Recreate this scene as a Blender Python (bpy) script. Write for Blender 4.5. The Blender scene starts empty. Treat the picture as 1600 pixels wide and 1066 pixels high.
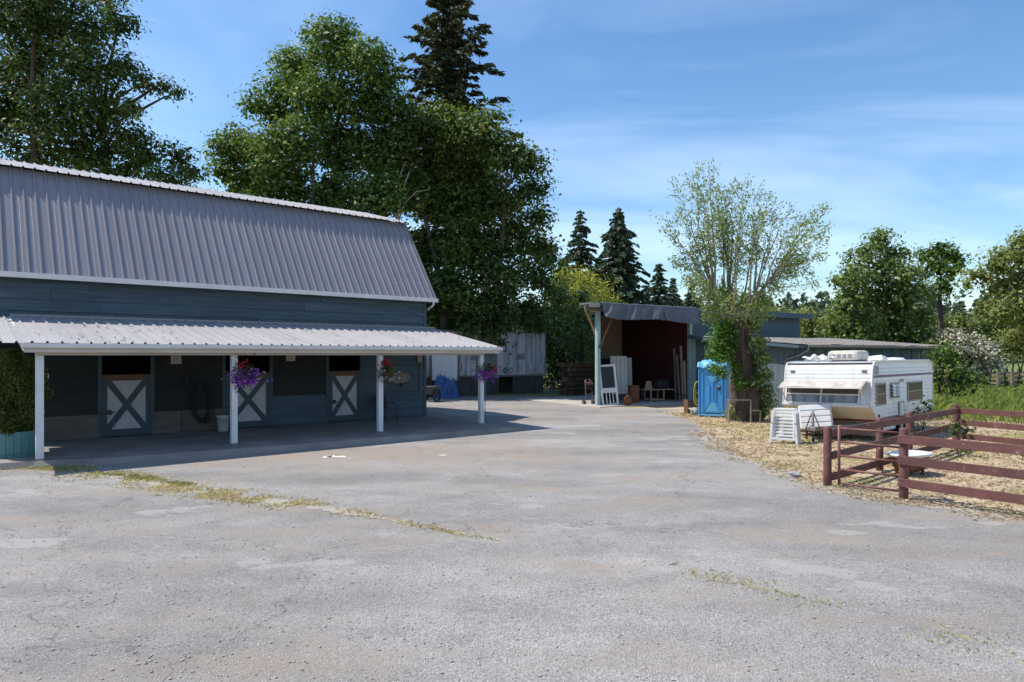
import bpy, bmesh, math, random
import numpy as np
from mathutils import Vector, Matrix, Euler

R = math.radians
sc = bpy.context.scene
COL = sc.collection

# ------------------------------------------------------------------ camera
EYE, FPX, HORIZON = 2.55, 1060.0, 555.0      # eye height; focal length and horizon on a 1600 x 1066 picture
cam_d = bpy.data.cameras.new("camera")
cam_d.sensor_width = 36.0
cam_d.lens = FPX / 1600 * 36
cam_d.shift_y = (HORIZON - 533) / 1600
cam_d.clip_end = 3000
cam_d.clip_start = 0.1
cam = bpy.data.objects.new("camera", cam_d)
COL.objects.link(cam)
cam.location = (0, 0, EYE)
cam.rotation_euler = (R(90), 0, 0)
sc.camera = cam

# ------------------------------------------------------------------ sky and sun
SUN_EL = 57.0
SUN_AZ = (-0.986, 0.086)
world = bpy.data.worlds.new("World")
sc.world = world
world.use_nodes = True
wn, wl = world.node_tree.nodes, world.node_tree.links
wn.clear()
w_out = wn.new("ShaderNodeOutputWorld")
w_bg = wn.new("ShaderNodeBackground")
w_bg.inputs["Strength"].default_value = 0.15
w_sky = wn.new("ShaderNodeTexSky")
w_sky.sky_type = 'NISHITA'
w_sky.sun_disc = False
w_sky.sun_elevation = R(SUN_EL)
w_sky.sun_rotation = R(275)
w_sky.altitude = 50
w_sky.air_density = 1.15
w_sky.dust_density = 0.1
w_sky.ozone_density = 4.0
# thin high cirrus: streaky noise on the plane of the cloud layer
w_tc = wn.new("ShaderNodeTexCoord")
w_sep = wn.new("ShaderNodeSeparateXYZ")
wl.new(w_tc.outputs["Generated"], w_sep.inputs[0])
def wmath(op, a, b):
    m = wn.new("ShaderNodeMath"); m.operation = op
    for i, v in enumerate((a, b)):
        if isinstance(v, (int, float)): m.inputs[i].default_value = v
        else: wl.new(v, m.inputs[i])
    return m.outputs[0]
w_z = wmath('ADD', wmath('MAXIMUM', w_sep.outputs[2], 0.0), 0.12)
w_cmb = wn.new("ShaderNodeCombineXYZ")
wl.new(wmath('DIVIDE', w_sep.outputs[0], w_z), w_cmb.inputs[0])
wl.new(wmath('DIVIDE', w_sep.outputs[1], w_z), w_cmb.inputs[1])
w_map = wn.new("ShaderNodeMapping")
w_map.inputs["Rotation"].default_value = (0, 0, R(-24))
w_map.inputs["Scale"].default_value = (0.55, 1.25, 1)
wl.new(w_cmb.outputs[0], w_map.inputs[0])
w_n = wn.new("ShaderNodeTexNoise")
w_n.inputs["Scale"].default_value = 0.8
w_n.inputs["Detail"].default_value = 7
w_n.inputs["Roughness"].default_value = 0.52
w_n.inputs["Distortion"].default_value = 0.9
wl.new(w_map.outputs[0], w_n.inputs["Vector"])
w_r = wn.new("ShaderNodeValToRGB")
w_r.color_ramp.elements[0].position = 0.42
w_r.color_ramp.elements[0].color = (0, 0, 0, 1)
w_r.color_ramp.elements[1].position = 0.95
w_r.color_ramp.elements[1].color = (0.55, 0.55, 0.55, 1)
wl.new(w_n.outputs[0], w_r.inputs[0])
w_mix = wn.new("ShaderNodeMix")
w_mix.data_type = 'RGBA'
w_mix.inputs[7].default_value = (7.6, 8.8, 10.2, 1)
wl.new(w_r.outputs[0], w_mix.inputs[0])
w_hs = wn.new("ShaderNodeHueSaturation")
w_hs.inputs["Saturation"].default_value = 1.13
wl.new(w_sky.outputs[0], w_hs.inputs["Color"])
wl.new(w_hs.outputs[0], w_mix.inputs[6])
wl.new(w_mix.outputs[2], w_bg.inputs["Color"])
wl.new(w_bg.outputs[0], w_out.inputs[0])

sun_d = bpy.data.lights.new("sun", 'SUN')
sun_d.energy = 5.0
sun_d.angle = R(0.53)
sun_d.color = (1.0, 0.935, 0.84)
sun = bpy.data.objects.new("sun", sun_d)
COL.objects.link(sun)
_ce = math.cos(R(SUN_EL))
sun.rotation_euler = Vector((SUN_AZ[0] * _ce, SUN_AZ[1] * _ce, math.sin(R(SUN_EL)))).to_track_quat('Z', 'Y').to_euler()
sun.location = (-40, 4, 60)

sc.view_settings.view_transform = 'Standard'
sc.view_settings.look = 'None'
sc.view_settings.exposure = 0.27
sc.view_settings.gamma = 1.0
sc.view_settings.use_curve_mapping = False
sc.render.engine = 'CYCLES'
sc.cycles.use_denoising = True
try:
    sc.cycles.denoiser = 'OPENIMAGEDENOISE'
except Exception:
    pass
sc.cycles.max_bounces = 7
sc.cycles.diffuse_bounces = 3
sc.cycles.transmission_bounces = 4
sc.cycles.caustics_reflective = False
sc.cycles.caustics_refractive = False

# ------------------------------------------------------------------ helpers
def gp(x, y, z=0.0):
    """point of the level z that the photograph shows at (x, y)"""
    Y = FPX * (EYE - z) / (y - HORIZON)
    return Vector(((x - 800) / FPX * Y, Y, z))

def at(x, y, Y):
    """point at distance Y that the photograph shows at (x, y)"""
    return Vector(((x - 800) / FPX * Y, Y, EYE + (HORIZON - y) / FPX * Y))

class Frame:
    def __init__(s, C, deg):
        s.C = Vector((C[0], C[1])); t = R(deg); s.rz = t
        s.u = Vector((math.cos(t), math.sin(t))); s.n = Vector((-math.sin(t), math.cos(t)))
    def on_y(s, x, y, yl):
        d = Vector(((x - 800) / FPX, 1.0)); t = (yl + s.C.dot(s.n)) / d.dot(s.n)
        p = d * t - s.C
        return Vector((p.dot(s.u), p.dot(s.n), EYE + (HORIZON - y) / FPX * t))
    def world(s, x, y, z=0):
        p = s.C + s.u * x + s.n * y
        return Vector((p.x, p.y, z))
    def local(s, P):
        d = Vector((P[0], P[1])) - s.C
        return Vector((d.dot(s.u), d.dot(s.n), P[2] if len(P) > 2 else 0))

class MB:
    """collects shapes and links them as one mesh object"""
    def __init__(s):
        s.v, s.f = [], []
    def add(s, vs, fs):
        o = len(s.v)
        s.v += [tuple(v) for v in vs]
        s.f += [tuple(i + o for i in f) for f in fs]
        return s
    def box(s, c, d, rot=None):
        x, y, z = d[0] / 2, d[1] / 2, d[2] / 2
        vs = [Vector(p) for p in ((-x,-y,-z),(x,-y,-z),(x,y,-z),(-x,y,-z),(-x,-y,z),(x,-y,z),(x,y,z),(-x,y,z))]
        if rot is not None:
            m = rot if isinstance(rot, Matrix) else Euler(rot).to_matrix()
            vs = [m @ v for v in vs]
        c = Vector(c)
        return s.add([c + v for v in vs], [(0,3,2,1),(4,5,6,7),(0,1,5,4),(1,2,6,5),(2,3,7,6),(3,0,4,7)])
    def bb(s, x0, x1, y0, y1, z0, z1):
        return s.box(((x0+x1)/2, (y0+y1)/2, (z0+z1)/2), (abs(x1-x0), abs(y1-y0), abs(z1-z0)))
    def bar(s, p0, p1, w, h, up=(0, 0, 1)):
        p0, p1 = Vector(p0), Vector(p1); d = (p1 - p0); L = d.length; d.normalize()
        up = Vector(up); sd = d.cross(up)
        if sd.length < 1e-4: sd = d.cross(Vector((1, 0, 0)))
        sd.normalize(); up = sd.cross(d)
        vs = []
        for p in (p0, p1):
            for a, b in ((-1,-1),(1,-1),(1,1),(-1,1)):
                vs.append(p + sd * (a * w / 2) + up * (b * h / 2))
        return s.add(vs, [(0,1,2,3),(7,6,5,4),(0,4,5,1),(1,5,6,2),(2,6,7,3),(3,7,4,0)])
    def tube(s, pts, rad, n=8, cap=True):
        pts = [Vector(p) for p in pts]
        if not isinstance(rad, (list, tuple)): rad = [rad] * len(pts)
        o = len(s.v); prev = None
        for i, p in enumerate(pts):
            d = (pts[min(i+1, len(pts)-1)] - pts[max(i-1, 0)])
            if d.length < 1e-9: d = Vector((0, 0, 1))
            d.normalize()
            if prev is None:
                a = d.cross(Vector((0, 0, 1)))
                if a.length < 1e-3: a = d.cross(Vector((1, 0, 0)))
            else:
                a = prev - d * prev.dot(d)
                if a.length < 1e-3: a = d.cross(Vector((1, 0, 0)))
            a.normalize(); prev = a; b = d.cross(a)
            for k in range(n):
                t = 2 * math.pi * k / n
                s.v.append(tuple(p + (a * math.cos(t) + b * math.sin(t)) * rad[i]))
        for i in range(len(pts) - 1):
            for k in range(n):
                k2 = (k + 1) % n
                s.f.append((o+i*n+k, o+i*n+k2, o+(i+1)*n+k2, o+(i+1)*n+k))
        if cap:
            s.f.append(tuple(o + k for k in reversed(range(n))))
            s.f.append(tuple(o + (len(pts)-1)*n + k for k in range(n)))
        return s
    def lathe(s, prof, n=20, c=(0, 0, 0), sx=1.0, sy=1.0, close=True):
        o = len(s.v)
        for r, z in prof:
            for k in range(n):
                t = 2 * math.pi * k / n
                s.v.append((c[0] + r * sx * math.cos(t), c[1] + r * sy * math.sin(t), c[2] + z))
        for i in range(len(prof) - 1):
            for k in range(n):
                k2 = (k + 1) % n
                s.f.append((o+i*n+k, o+i*n+k2, o+(i+1)*n+k2, o+(i+1)*n+k))
        if close:
            s.f.append(tuple(o + k for k in reversed(range(n))))
            s.f.append(tuple(o + (len(prof)-1)*n + k for k in range(n)))
        return s
    def prism(s, poly, axis, a0, a1):
        """poly of 2D points extruded along an axis ('x','y','z') from a0 to a1"""
        def P(q, a):
            return {'x': (a, q[0], q[1]), 'y': (q[0], a, q[1]), 'z': (q[0], q[1], a)}[axis]
        n = len(poly)
        vs = [P(q, a0) for q in poly] + [P(q, a1) for q in poly]
        fs = [tuple(range(n)), tuple(reversed(range(n, 2*n)))]
        fs += [(i, i+n, (i+1) % n + n, (i+1) % n) for i in range(n)]
        return s.add(vs, fs)
    def grid(s, fn, nu, nv):
        o = len(s.v)
        for j in range(nv + 1):
            for i in range(nu + 1):
                s.v.append(tuple(fn(i / nu, j / nv)))
        for j in range(nv):
            for i in range(nu):
                a = o + j*(nu+1) + i
                s.f.append((a, a+1, a+nu+2, a+nu+1))
        return s
    def mesh(s, name, mat, smooth=False, fixn=True):
        me = bpy.data.meshes.new(name)
        me.from_pydata(s.v, [], s.f)
        if fixn:
            bm = bmesh.new(); bm.from_mesh(me)
            bmesh.ops.recalc_face_normals(bm, faces=bm.faces)
            bm.to_mesh(me); bm.free()
        if mat is not None: me.materials.append(mat)
        if smooth:
            me.polygons.foreach_set("use_smooth", [True] * len(me.polygons))
        me.update()
        return me
    def build(s, name, mat, parent=None, smooth=False, bevel=0.0, solid=0.0):
        o = bpy.data.objects.new(name, s.mesh(name, mat, smooth, fixn=True))
        COL.objects.link(o)
        if parent is not None: o.parent = parent
        if solid:
            md = o.modifiers.new("solid", 'SOLIDIFY'); md.thickness = solid; md.offset = 0
        if bevel:
            md = o.modifiers.new("bevel", 'BEVEL'); md.width = bevel; md.segments = 2; md.limit_method = 'ANGLE'
        return o

def tag(o, label=None, cat=None, group=None, kind=None):
    if label: o["label"] = label
    if cat: o["category"] = cat
    if group: o["group"] = group
    if kind: o["kind"] = kind
    return o

def thing(name, label, cat, loc=(0, 0, 0), rz=0.0, group=None):
    o = bpy.data.objects.new(name, None)
    o.empty_display_size = 0.2
    COL.objects.link(o)
    o.location = loc; o.rotation_euler = (0, 0, rz)
    return tag(o, label, cat, group)

def link_copy(o, parent, loc, rz=None):
    c = o.copy(); COL.objects.link(c); c.parent = parent; c.location = loc
    if rz is not None: c.rotation_euler = rz
    return c

def piece(name, me, parent, loc=(0, 0, 0), rot=None, scale=None):
    o = bpy.data.objects.new(name, me); COL.objects.link(o); o.parent = parent
    o.location = loc
    if rot is not None: o.rotation_euler = rot
    if scale is not None: o.scale = scale
    return o

# ------------------------------------------------------------------ materials
MATS = {}
def _new(name):
    m = bpy.data.materials.new(name); m.use_nodes = True
    nt = m.node_tree
    return m, nt.nodes, nt.links, nt.nodes["Principled BSDF"]

def mat(name, c1, c2=None, scale=4.0, rough=0.7, bump=0.0, bscale=None, metal=0.0, stretch=(1, 1, 1),
        spots=None, spot_scale=6.0, spot_at=(0.58, 0.66), vary=0.0, coat=0.0, detail=6.0):
    """principled material: two colours mixed by noise, optional stains, relief and a small difference from object to object"""
    m, N, L, P = _new(name)
    P.inputs["Roughness"].default_value = rough
    P.inputs["Metallic"].default_value = metal
    P.inputs["Coat Weight"].default_value = coat
    tc = N.new("ShaderNodeTexCoord"); mp = N.new("ShaderNodeMapping")
    mp.inputs["Scale"].default_value = stretch
    L.new(tc.outputs["Object"], mp.inputs[0])
    vec = mp.outputs[0]
    oi = N.new("ShaderNodeObjectInfo")
    if vary:
        ad = N.new("ShaderNodeVectorMath"); ad.operation = 'ADD'
        sc_ = N.new("ShaderNodeVectorMath"); sc_.operation = 'SCALE'
        cb = N.new("ShaderNodeCombineXYZ")
        for k in range(3): L.new(oi.outputs["Random"], cb.inputs[k])
        L.new(cb.outputs[0], sc_.inputs[0]); sc_.inputs["Scale"].default_value = 37.0
        L.new(vec, ad.inputs[0]); L.new(sc_.outputs[0], ad.inputs[1]); vec = ad.outputs[0]
    n = N.new("ShaderNodeTexNoise"); n.inputs["Scale"].default_value = scale
    n.inputs["Detail"].default_value = detail; n.inputs["Roughness"].default_value = 0.62
    L.new(vec, n.inputs["Vector"])
    r = N.new("ShaderNodeValToRGB")
    r.color_ramp.elements[0].position = 0.33; r.color_ramp.elements[1].position = 0.68
    c2 = c2 or tuple(x * 0.75 for x in c1)
    r.color_ramp.elements[0].color = (*c2, 1); r.color_ramp.elements[1].color = (*c1, 1)
    L.new(n.outputs[0], r.inputs[0])
    col = r.outputs[0]
    if spots:
        n2 = N.new("ShaderNodeTexNoise"); n2.inputs["Scale"].default_value = spot_scale
        n2.inputs["Detail"].default_value = 7; n2.inputs["Roughness"].default_value = 0.7
        L.new(vec, n2.inputs["Vector"])
        r2 = N.new("ShaderNodeValToRGB")
        r2.color_ramp.elements[0].position = spot_at[0]; r2.color_ramp.elements[1].position = spot_at[1]
        L.new(n2.outputs[0], r2.inputs[0])
        mx = N.new("ShaderNodeMix"); mx.data_type = 'RGBA'
        L.new(r2.outputs[0], mx.inputs[0]); L.new(col, mx.inputs[6]); mx.inputs[7].default_value = (*spots, 1)
        col = mx.outputs[2]
    if vary:
        hv = N.new("ShaderNodeHueSaturation")
        mr = N.new("ShaderNodeMapRange"); mr.inputs[3].default_value = 1 - vary; mr.inputs[4].default_value = 1 + vary
        L.new(oi.outputs["Random"], mr.inputs[0]); L.new(mr.outputs[0], hv.inputs["Value"])
        L.new(col, hv.inputs["Color"]); col = hv.outputs[0]
    L.new(col, P.inputs["Base Color"])
    if bump:
        b = N.new("ShaderNodeBump"); b.inputs["Strength"].default_value = min(1.0, bump); b.inputs["Distance"].default_value = 0.02
        nb = N.new("ShaderNodeTexNoise"); nb.inputs["Scale"].default_value = bscale or scale * 4
        nb.inputs["Detail"].default_value = 6
        L.new(vec, nb.inputs["Vector"]); L.new(nb.outputs[0], b.inputs["Height"]); L.new(b.outputs[0], P.inputs["Normal"])
    MATS[name] = m
    return m

def leafmat(name, dark, light, third=None, trans=0.35, rough=0.55, spec=0.25):
    """leaf: colour differs from leaf to leaf (attribute 'tone'), some light passes through"""
    m, N, L, P = _new(name)
    a = N.new("ShaderNodeAttribute"); a.attribute_name = "tone"
    r = N.new("ShaderNodeValToRGB")
    r.color_ramp.elements[0].color = (*dark, 1); r.color_ramp.elements[1].color = (*light, 1)
    if third:
        e = r.color_ramp.elements.new(0.9); e.color = (*light, 1)
        r.color_ramp.elements[-1].color = (*third, 1)
    L.new(a.outputs["Fac"], r.inputs[0])
    L.new(r.outputs[0], P.inputs["Base Color"])
    P.inputs["Roughness"].default_value = rough
    P.inputs["Specular IOR Level"].default_value = spec
    t = N.new("ShaderNodeBsdfTranslucent")
    hs = N.new("ShaderNodeHueSaturation"); hs.inputs["Value"].default_value = 1.5; hs.inputs["Saturation"].default_value = 1.1
    hs.inputs["Hue"].default_value = 0.485
    L.new(r.outputs[0], hs.inputs["Color"]); L.new(hs.outputs[0], t.inputs["Color"])
    mx = N.new("ShaderNodeMixShader"); mx.inputs[0].default_value = trans
    L.new(P.outputs[0], mx.inputs[1]); L.new(t.outputs[0], mx.inputs[2])
    L.new(mx.outputs[0], N["Material Output"].inputs[0])
    MATS[name] = m
    return m

# painted and natural surfaces
mat('teal_board', (0.072, 0.118, 0.152), (0.040, 0.068, 0.092), 2.2, 0.75, 0.25, 30, stretch=(0.35, 1, 5), vary=0.10,
    spots=(0.11, 0.125, 0.13), spot_scale=3.5, spot_at=(0.62, 0.70))
mat('old_shaded_board', (0.026, 0.029, 0.030), (0.014, 0.019, 0.022), 2.0, 0.85, 0.3, 25, stretch=(0.35, 1, 4), vary=0.18,  # old boards, with the shade under the porch put into a darker colour
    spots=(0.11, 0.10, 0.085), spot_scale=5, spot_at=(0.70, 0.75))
mat('teal_trim', (0.034, 0.070, 0.088), (0.026, 0.055, 0.070), 3, 0.6, 0.1)
mat('kick_board', (0.15, 0.135, 0.12), (0.08, 0.074, 0.066), 2.5, 0.9, 0.4, 20, stretch=(0.4, 1, 2), vary=0.12)
mat('white_paint', (0.72, 0.73, 0.75), (0.60, 0.61, 0.62), 3, 0.5, 0.12, 25, stretch=(1, 1, 0.5),
    spots=(0.36, 0.33, 0.29), spot_scale=7, spot_at=(0.60, 0.76))
mat('beam_paint', (0.56, 0.52, 0.47), (0.46, 0.42, 0.37), 2, 0.7, 0.15, 20, stretch=(0.4, 1, 1))
mat('gutter_white', (0.70, 0.71, 0.73), (0.62, 0.62, 0.63), 2.0, 0.4, 0.05, spots=(0.40, 0.38, 0.35), spot_scale=4, spot_at=(0.66, 0.8))
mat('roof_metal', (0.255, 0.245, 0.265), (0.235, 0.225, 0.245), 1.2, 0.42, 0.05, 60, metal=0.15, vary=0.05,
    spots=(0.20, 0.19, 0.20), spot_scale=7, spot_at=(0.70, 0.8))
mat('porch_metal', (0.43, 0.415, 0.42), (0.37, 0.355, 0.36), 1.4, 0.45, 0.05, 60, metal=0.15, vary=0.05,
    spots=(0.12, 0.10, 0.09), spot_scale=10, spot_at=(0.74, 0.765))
mat('concrete', (0.28, 0.25, 0.225), (0.17, 0.152, 0.138), 1.3, 0.9, 0.3, 40, spots=(0.16, 0.14, 0.125), spot_scale=2.2, spot_at=(0.58, 0.75))
mat('apron', (0.46, 0.42, 0.37), (0.36, 0.33, 0.29), 1.6, 0.9, 0.3, 40)
mat('dark_inside', (0.012, 0.012, 0.013), (0.008, 0.008, 0.009), 3, 0.95)
mat('wood_brown', (0.17, 0.085, 0.045), (0.10, 0.052, 0.03), 6, 0.7, 0.3, 30, stretch=(1, 1, 0.3))
mat('wood_grey', (0.25, 0.21, 0.17), (0.15, 0.125, 0.10), 5, 0.85, 0.4, 30, vary=0.2)
mat('door_white', (0.50, 0.50, 0.53), (0.40, 0.40, 0.43), 2.5, 0.6, 0.1, spots=(0.24, 0.215, 0.19), spot_scale=5, spot_at=(0.58, 0.75))
mat('iron', (0.022, 0.022, 0.023), (0.014, 0.014, 0.015), 8, 0.5, 0.1)
mat('rubber', (0.018, 0.018, 0.018), (0.012, 0.012, 0.012), 8, 0.7, 0.1)
mat('paper', (0.66, 0.60, 0.50), (0.55, 0.49, 0.40), 20, 0.9, 0)
mat('fence_brown', (0.155, 0.062, 0.052), (0.105, 0.042, 0.036), 4, 0.75, 0.35, 35, stretch=(1, 1, 1), vary=0.12,
    spots=(0.34, 0.25, 0.22), spot_scale=8, spot_at=(0.61, 0.68))
mat('gate_brown', (0.20, 0.085, 0.070), (0.13, 0.055, 0.045), 7, 0.55, 0.1, spots=(0.40, 0.30, 0.26), spot_scale=14, spot_at=(0.66, 0.72))
mat('blue_plastic', (0.06, 0.34, 0.72), (0.055, 0.31, 0.66), 2, 0.42, 0.03, spots=(0.18, 0.40, 0.66), spot_scale=3, spot_at=(0.58, 0.8))
mat('blue_pale', (0.16, 0.47, 0.74), (0.12, 0.40, 0.66), 5, 0.5, 0.15, 12)
mat('blue_tarp', (0.035, 0.135, 0.36), (0.025, 0.10, 0.28), 4, 0.35, 0.3, 8)
mat('black_tarp', (0.105, 0.108, 0.122), (0.07, 0.072, 0.082), 3, 0.42, 0.3, 14)
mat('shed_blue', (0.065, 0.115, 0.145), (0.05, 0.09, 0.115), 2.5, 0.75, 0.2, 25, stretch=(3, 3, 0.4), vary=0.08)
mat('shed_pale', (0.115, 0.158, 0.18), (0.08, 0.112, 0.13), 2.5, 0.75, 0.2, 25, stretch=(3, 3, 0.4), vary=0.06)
mat('post_green', (0.34, 0.46, 0.46), (0.26, 0.37, 0.38), 4, 0.6, 0.1)
mat('shed_red', (0.080, 0.017, 0.016), (0.040, 0.010, 0.010), 3, 0.7, 0.2, vary=0.12)
mat('tan_ply', (0.36, 0.27, 0.19), (0.29, 0.21, 0.145), 2, 0.8, 0.1, stretch=(1, 1, 3))
mat('rust', (0.20, 0.082, 0.042), (0.11, 0.045, 0.026), 7, 0.9, 0.3)
mat('terracotta', (0.23, 0.080, 0.036), (0.16, 0.055, 0.026), 5, 0.75, 0.1)
mat('cone_orange', (0.62, 0.13, 0.03), (0.5, 0.10, 0.025), 5, 0.6)
mat('steel_grey', (0.32, 0.32, 0.33), (0.22, 0.22, 0.225), 6, 0.5, 0.1, metal=0.4)
mat('old_sheet', (0.27, 0.26, 0.25), (0.15, 0.145, 0.14), 2.5, 0.75, 0.2, metal=0.1, spots=(0.16, 0.115, 0.085), spot_scale=3, spot_at=(0.55, 0.75))
mat('yellow_rope', (0.62, 0.42, 0.05), (0.45, 0.30, 0.04), 12, 0.7, 0.2)
mat('white_plastic', (0.70, 0.70, 0.69), (0.60, 0.60, 0.59), 3, 0.4, 0.02, spots=(0.60, 0.58, 0.54), spot_scale=5, spot_at=(0.62, 0.8))
mat('caravan_white', (0.70, 0.70, 0.695), (0.63, 0.63, 0.625), 1.6, 0.35, 0.03, spots=(0.40, 0.375, 0.32), spot_scale=3.0, spot_at=(0.50, 0.82), stretch=(1.5, 1.5, 0.5))
mat('caravan_beige', (0.60, 0.52, 0.40), (0.52, 0.44, 0.33), 2, 0.4, 0.03, stretch=(1, 1, 3))
mat('caravan_red', (0.20, 0.045, 0.045), (0.15, 0.035, 0.035), 4, 0.4)
mat('caravan_brown', (0.20, 0.145, 0.10), (0.14, 0.10, 0.07), 4, 0.6)
mat('guard_grey', (0.55, 0.51, 0.46), (0.38, 0.35, 0.31), 3, 0.6, 0.1, spots=(0.26, 0.23, 0.20), spot_scale=5, spot_at=(0.5, 0.72))
mat('roof_unit', (0.56, 0.53, 0.47), (0.42, 0.39, 0.34), 4, 0.7, 0.15, spots=(0.25, 0.23, 0.20), spot_scale=9, spot_at=(0.58, 0.7))
mat('curtain', (0.34, 0.27, 0.20), (0.22, 0.17, 0.125), 3, 0.9, stretch=(8, 8, 0.3))
mat('trailer_white', (0.78, 0.80, 0.83), (0.66, 0.68, 0.70), 0.9, 0.55, 0.1, stretch=(2.5, 2.5, 0.28),
    spots=(0.22, 0.215, 0.21), spot_scale=1.7, spot_at=(0.46, 0.64))
mat('trailer_patch', (0.36, 0.37, 0.39), (0.25, 0.26, 0.275), 2, 0.6, 0.1, stretch=(2, 2, 0.5))
mat('skirt', (0.115, 0.11, 0.11), (0.07, 0.068, 0.068), 2, 0.9, 0.2, stretch=(2, 2, 0.5))
mat('sheet_white', (0.72, 0.71, 0.68), (0.60, 0.59, 0.56), 2, 0.7, 0.1)
mat('tub_teal', (0.11, 0.26, 0.255), (0.075, 0.19, 0.19), 4, 0.65, 0.2, 18, stretch=(1, 1, 0.4))
mat('straw_mat', (0.345, 0.305, 0.235), (0.285, 0.258, 0.215), 12, 0.95, 0.4, 40, spots=(0.30, 0.28, 0.255), spot_scale=5, spot_at=(0.48, 0.6))
mat('lime', (0.78, 0.76, 0.72), (0.60, 0.57, 0.53), 9, 0.9, 0.1)
mat('soil', (0.06, 0.042, 0.03), (0.04, 0.028, 0.02), 10, 0.95, 0.4)
mat('bark_dark', (0.10, 0.072, 0.052), (0.045, 0.033, 0.025), 5, 0.95, 0.9, 14, stretch=(1, 1, 0.25))
mat('bark_grey', (0.22, 0.19, 0.165), (0.10, 0.085, 0.07), 4, 0.95, 0.7, 14, stretch=(1, 1, 0.3))
mat('bark_pale', (0.34, 0.30, 0.235), (0.21, 0.175, 0.13), 5, 0.9, 0.4, 16, stretch=(1, 1, 0.3))
mat('stone', (0.36, 0.35, 0.34), (0.24, 0.235, 0.23), 9, 0.9, 0.4)
mat('log_wood', (0.20, 0.125, 0.07), (0.10, 0.065, 0.04), 5, 0.9, 0.4, vary=0.25)
mat('purple_flower', (0.30, 0.06, 0.50), (0.20, 0.03, 0.38), 9, 0.6)
mat('red_flower', (0.40, 0.02, 0.03), (0.28, 0.015, 0.03), 9, 0.6)

def glassmat(name, tint, rough=0.03, alpha=0.30):
    m, N, L, P = _new(name)
    P.inputs["Base Color"].default_value = (*tint, 1)
    P.inputs["Roughness"].default_value = rough
    P.inputs["Specular IOR Level"].default_value = 0.9
    t = N.new("ShaderNodeBsdfTransparent"); t.inputs[0].default_value = (0.82, 0.84, 0.85, 1)
    mx = N.new("ShaderNodeMixShader"); mx.inputs[0].default_value = 1 - alpha
    L.new(P.outputs[0], mx.inputs[1]); L.new(t.outputs[0], mx.inputs[2])
    L.new(mx.outputs[0], N["Material Output"].inputs[0])
    MATS[name] = m
glassmat('glass', (0.05, 0.055, 0.06))

# foliage
leafmat('leaf_oak', (0.028, 0.068, 0.014), (0.14, 0.225, 0.044), (0.36, 0.42, 0.17), trans=0.38)
leafmat('leaf_oak_b', (0.030, 0.062, 0.014), (0.145, 0.21, 0.046), (0.38, 0.41, 0.18), trans=0.38)
leafmat('leaf_dark', (0.020, 0.048, 0.012), (0.10, 0.16, 0.036), (0.28, 0.32, 0.13), trans=0.32)
leafmat('leaf_mid', (0.060, 0.105, 0.022), (0.20, 0.27, 0.068), (0.46, 0.49, 0.25), trans=0.40, rough=0.38, spec=0.5)
leafmat('leaf_olive', (0.10, 0.13, 0.034), (0.27, 0.31, 0.088), (0.44, 0.44, 0.18), trans=0.38)
leafmat('leaf_yellow', (0.22, 0.25, 0.04), (0.52, 0.55, 0.12), (0.64, 0.62, 0.22), trans=0.35)
leafmat('leaf_fresh', (0.05, 0.11, 0.018), (0.15, 0.29, 0.05), (0.26, 0.38, 0.11), trans=0.42, rough=0.4)
leafmat('leaf_willow', (0.10, 0.15, 0.04), (0.27, 0.36, 0.11), (0.48, 0.48, 0.20), trans=0.35)
leafmat('needle', (0.026, 0.036, 0.016), (0.098, 0.112, 0.050), (0.22, 0.20, 0.09), trans=0.12, rough=0.6)
leafmat('needle_far', (0.038, 0.062, 0.038), (0.095, 0.135, 0.075), (0.17, 0.20, 0.11), trans=0.12, rough=0.6)
leafmat('cedar', (0.050, 0.080, 0.018), (0.18, 0.22, 0.055), (0.38, 0.36, 0.14), trans=0.2, rough=0.6)
leafmat('leaf_litter', (0.03, 0.022, 0.016), (0.09, 0.06, 0.04), None, trans=0.05)
leafmat('blossom', (0.38, 0.35, 0.27), (0.66, 0.62, 0.50), (0.74, 0.70, 0.60), trans=0.3, rough=0.6)
leafmat('petal_purple', (0.16, 0.03, 0.32), (0.42, 0.12, 0.58), (0.62, 0.34, 0.70), trans=0.3, rough=0.6)
leafmat('petal_red', (0.22, 0.01, 0.02), (0.50, 0.03, 0.05), None, trans=0.3, rough=0.6)
leafmat('petal_pale', (0.34, 0.26, 0.42), (0.62, 0.55, 0.66), None, trans=0.3, rough=0.6)
leafmat('grass_dry', (0.30, 0.225, 0.14), (0.52, 0.43, 0.285), (0.66, 0.57, 0.41), trans=0.25, rough=0.7)
leafmat('grass_mixed', (0.24, 0.25, 0.085), (0.60, 0.51, 0.28), (0.74, 0.62, 0.42), trans=0.3, rough=0.7)
leafmat('grass_green', (0.09, 0.14, 0.025), (0.27, 0.33, 0.085), (0.46, 0.44, 0.18), trans=0.35, rough=0.6)

def fast_mesh(name, V, nper, tone=None, mate=None):
    """mesh of separate n-gons from an array (faces, nper, 3)"""
    nf = V.shape[0]
    me = bpy.data.meshes.new(name)
    me.vertices.add(nf * nper)
    me.vertices.foreach_set("co", V.reshape(-1).astype(np.float32))
    me.loops.add(nf * nper)
    me.loops.foreach_set("vertex_index", np.arange(nf * nper, dtype=np.int32))
    me.polygons.add(nf)
    me.polygons.foreach_set("loop_start", np.arange(nf, dtype=np.int32) * nper)
    if tone is not None:
        a = me.attributes.new("tone", 'FLOAT', 'FACE')
        a.data.foreach_set("value", np.clip(tone, 0, 1).astype(np.float32))
    if mate is not None: me.materials.append(mate)
    me.update(calc_edges=True)
    me.validate()
    return me

def unit(a):
    return a / np.maximum(np.linalg.norm(a, axis=-1, keepdims=True), 1e-9)

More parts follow.
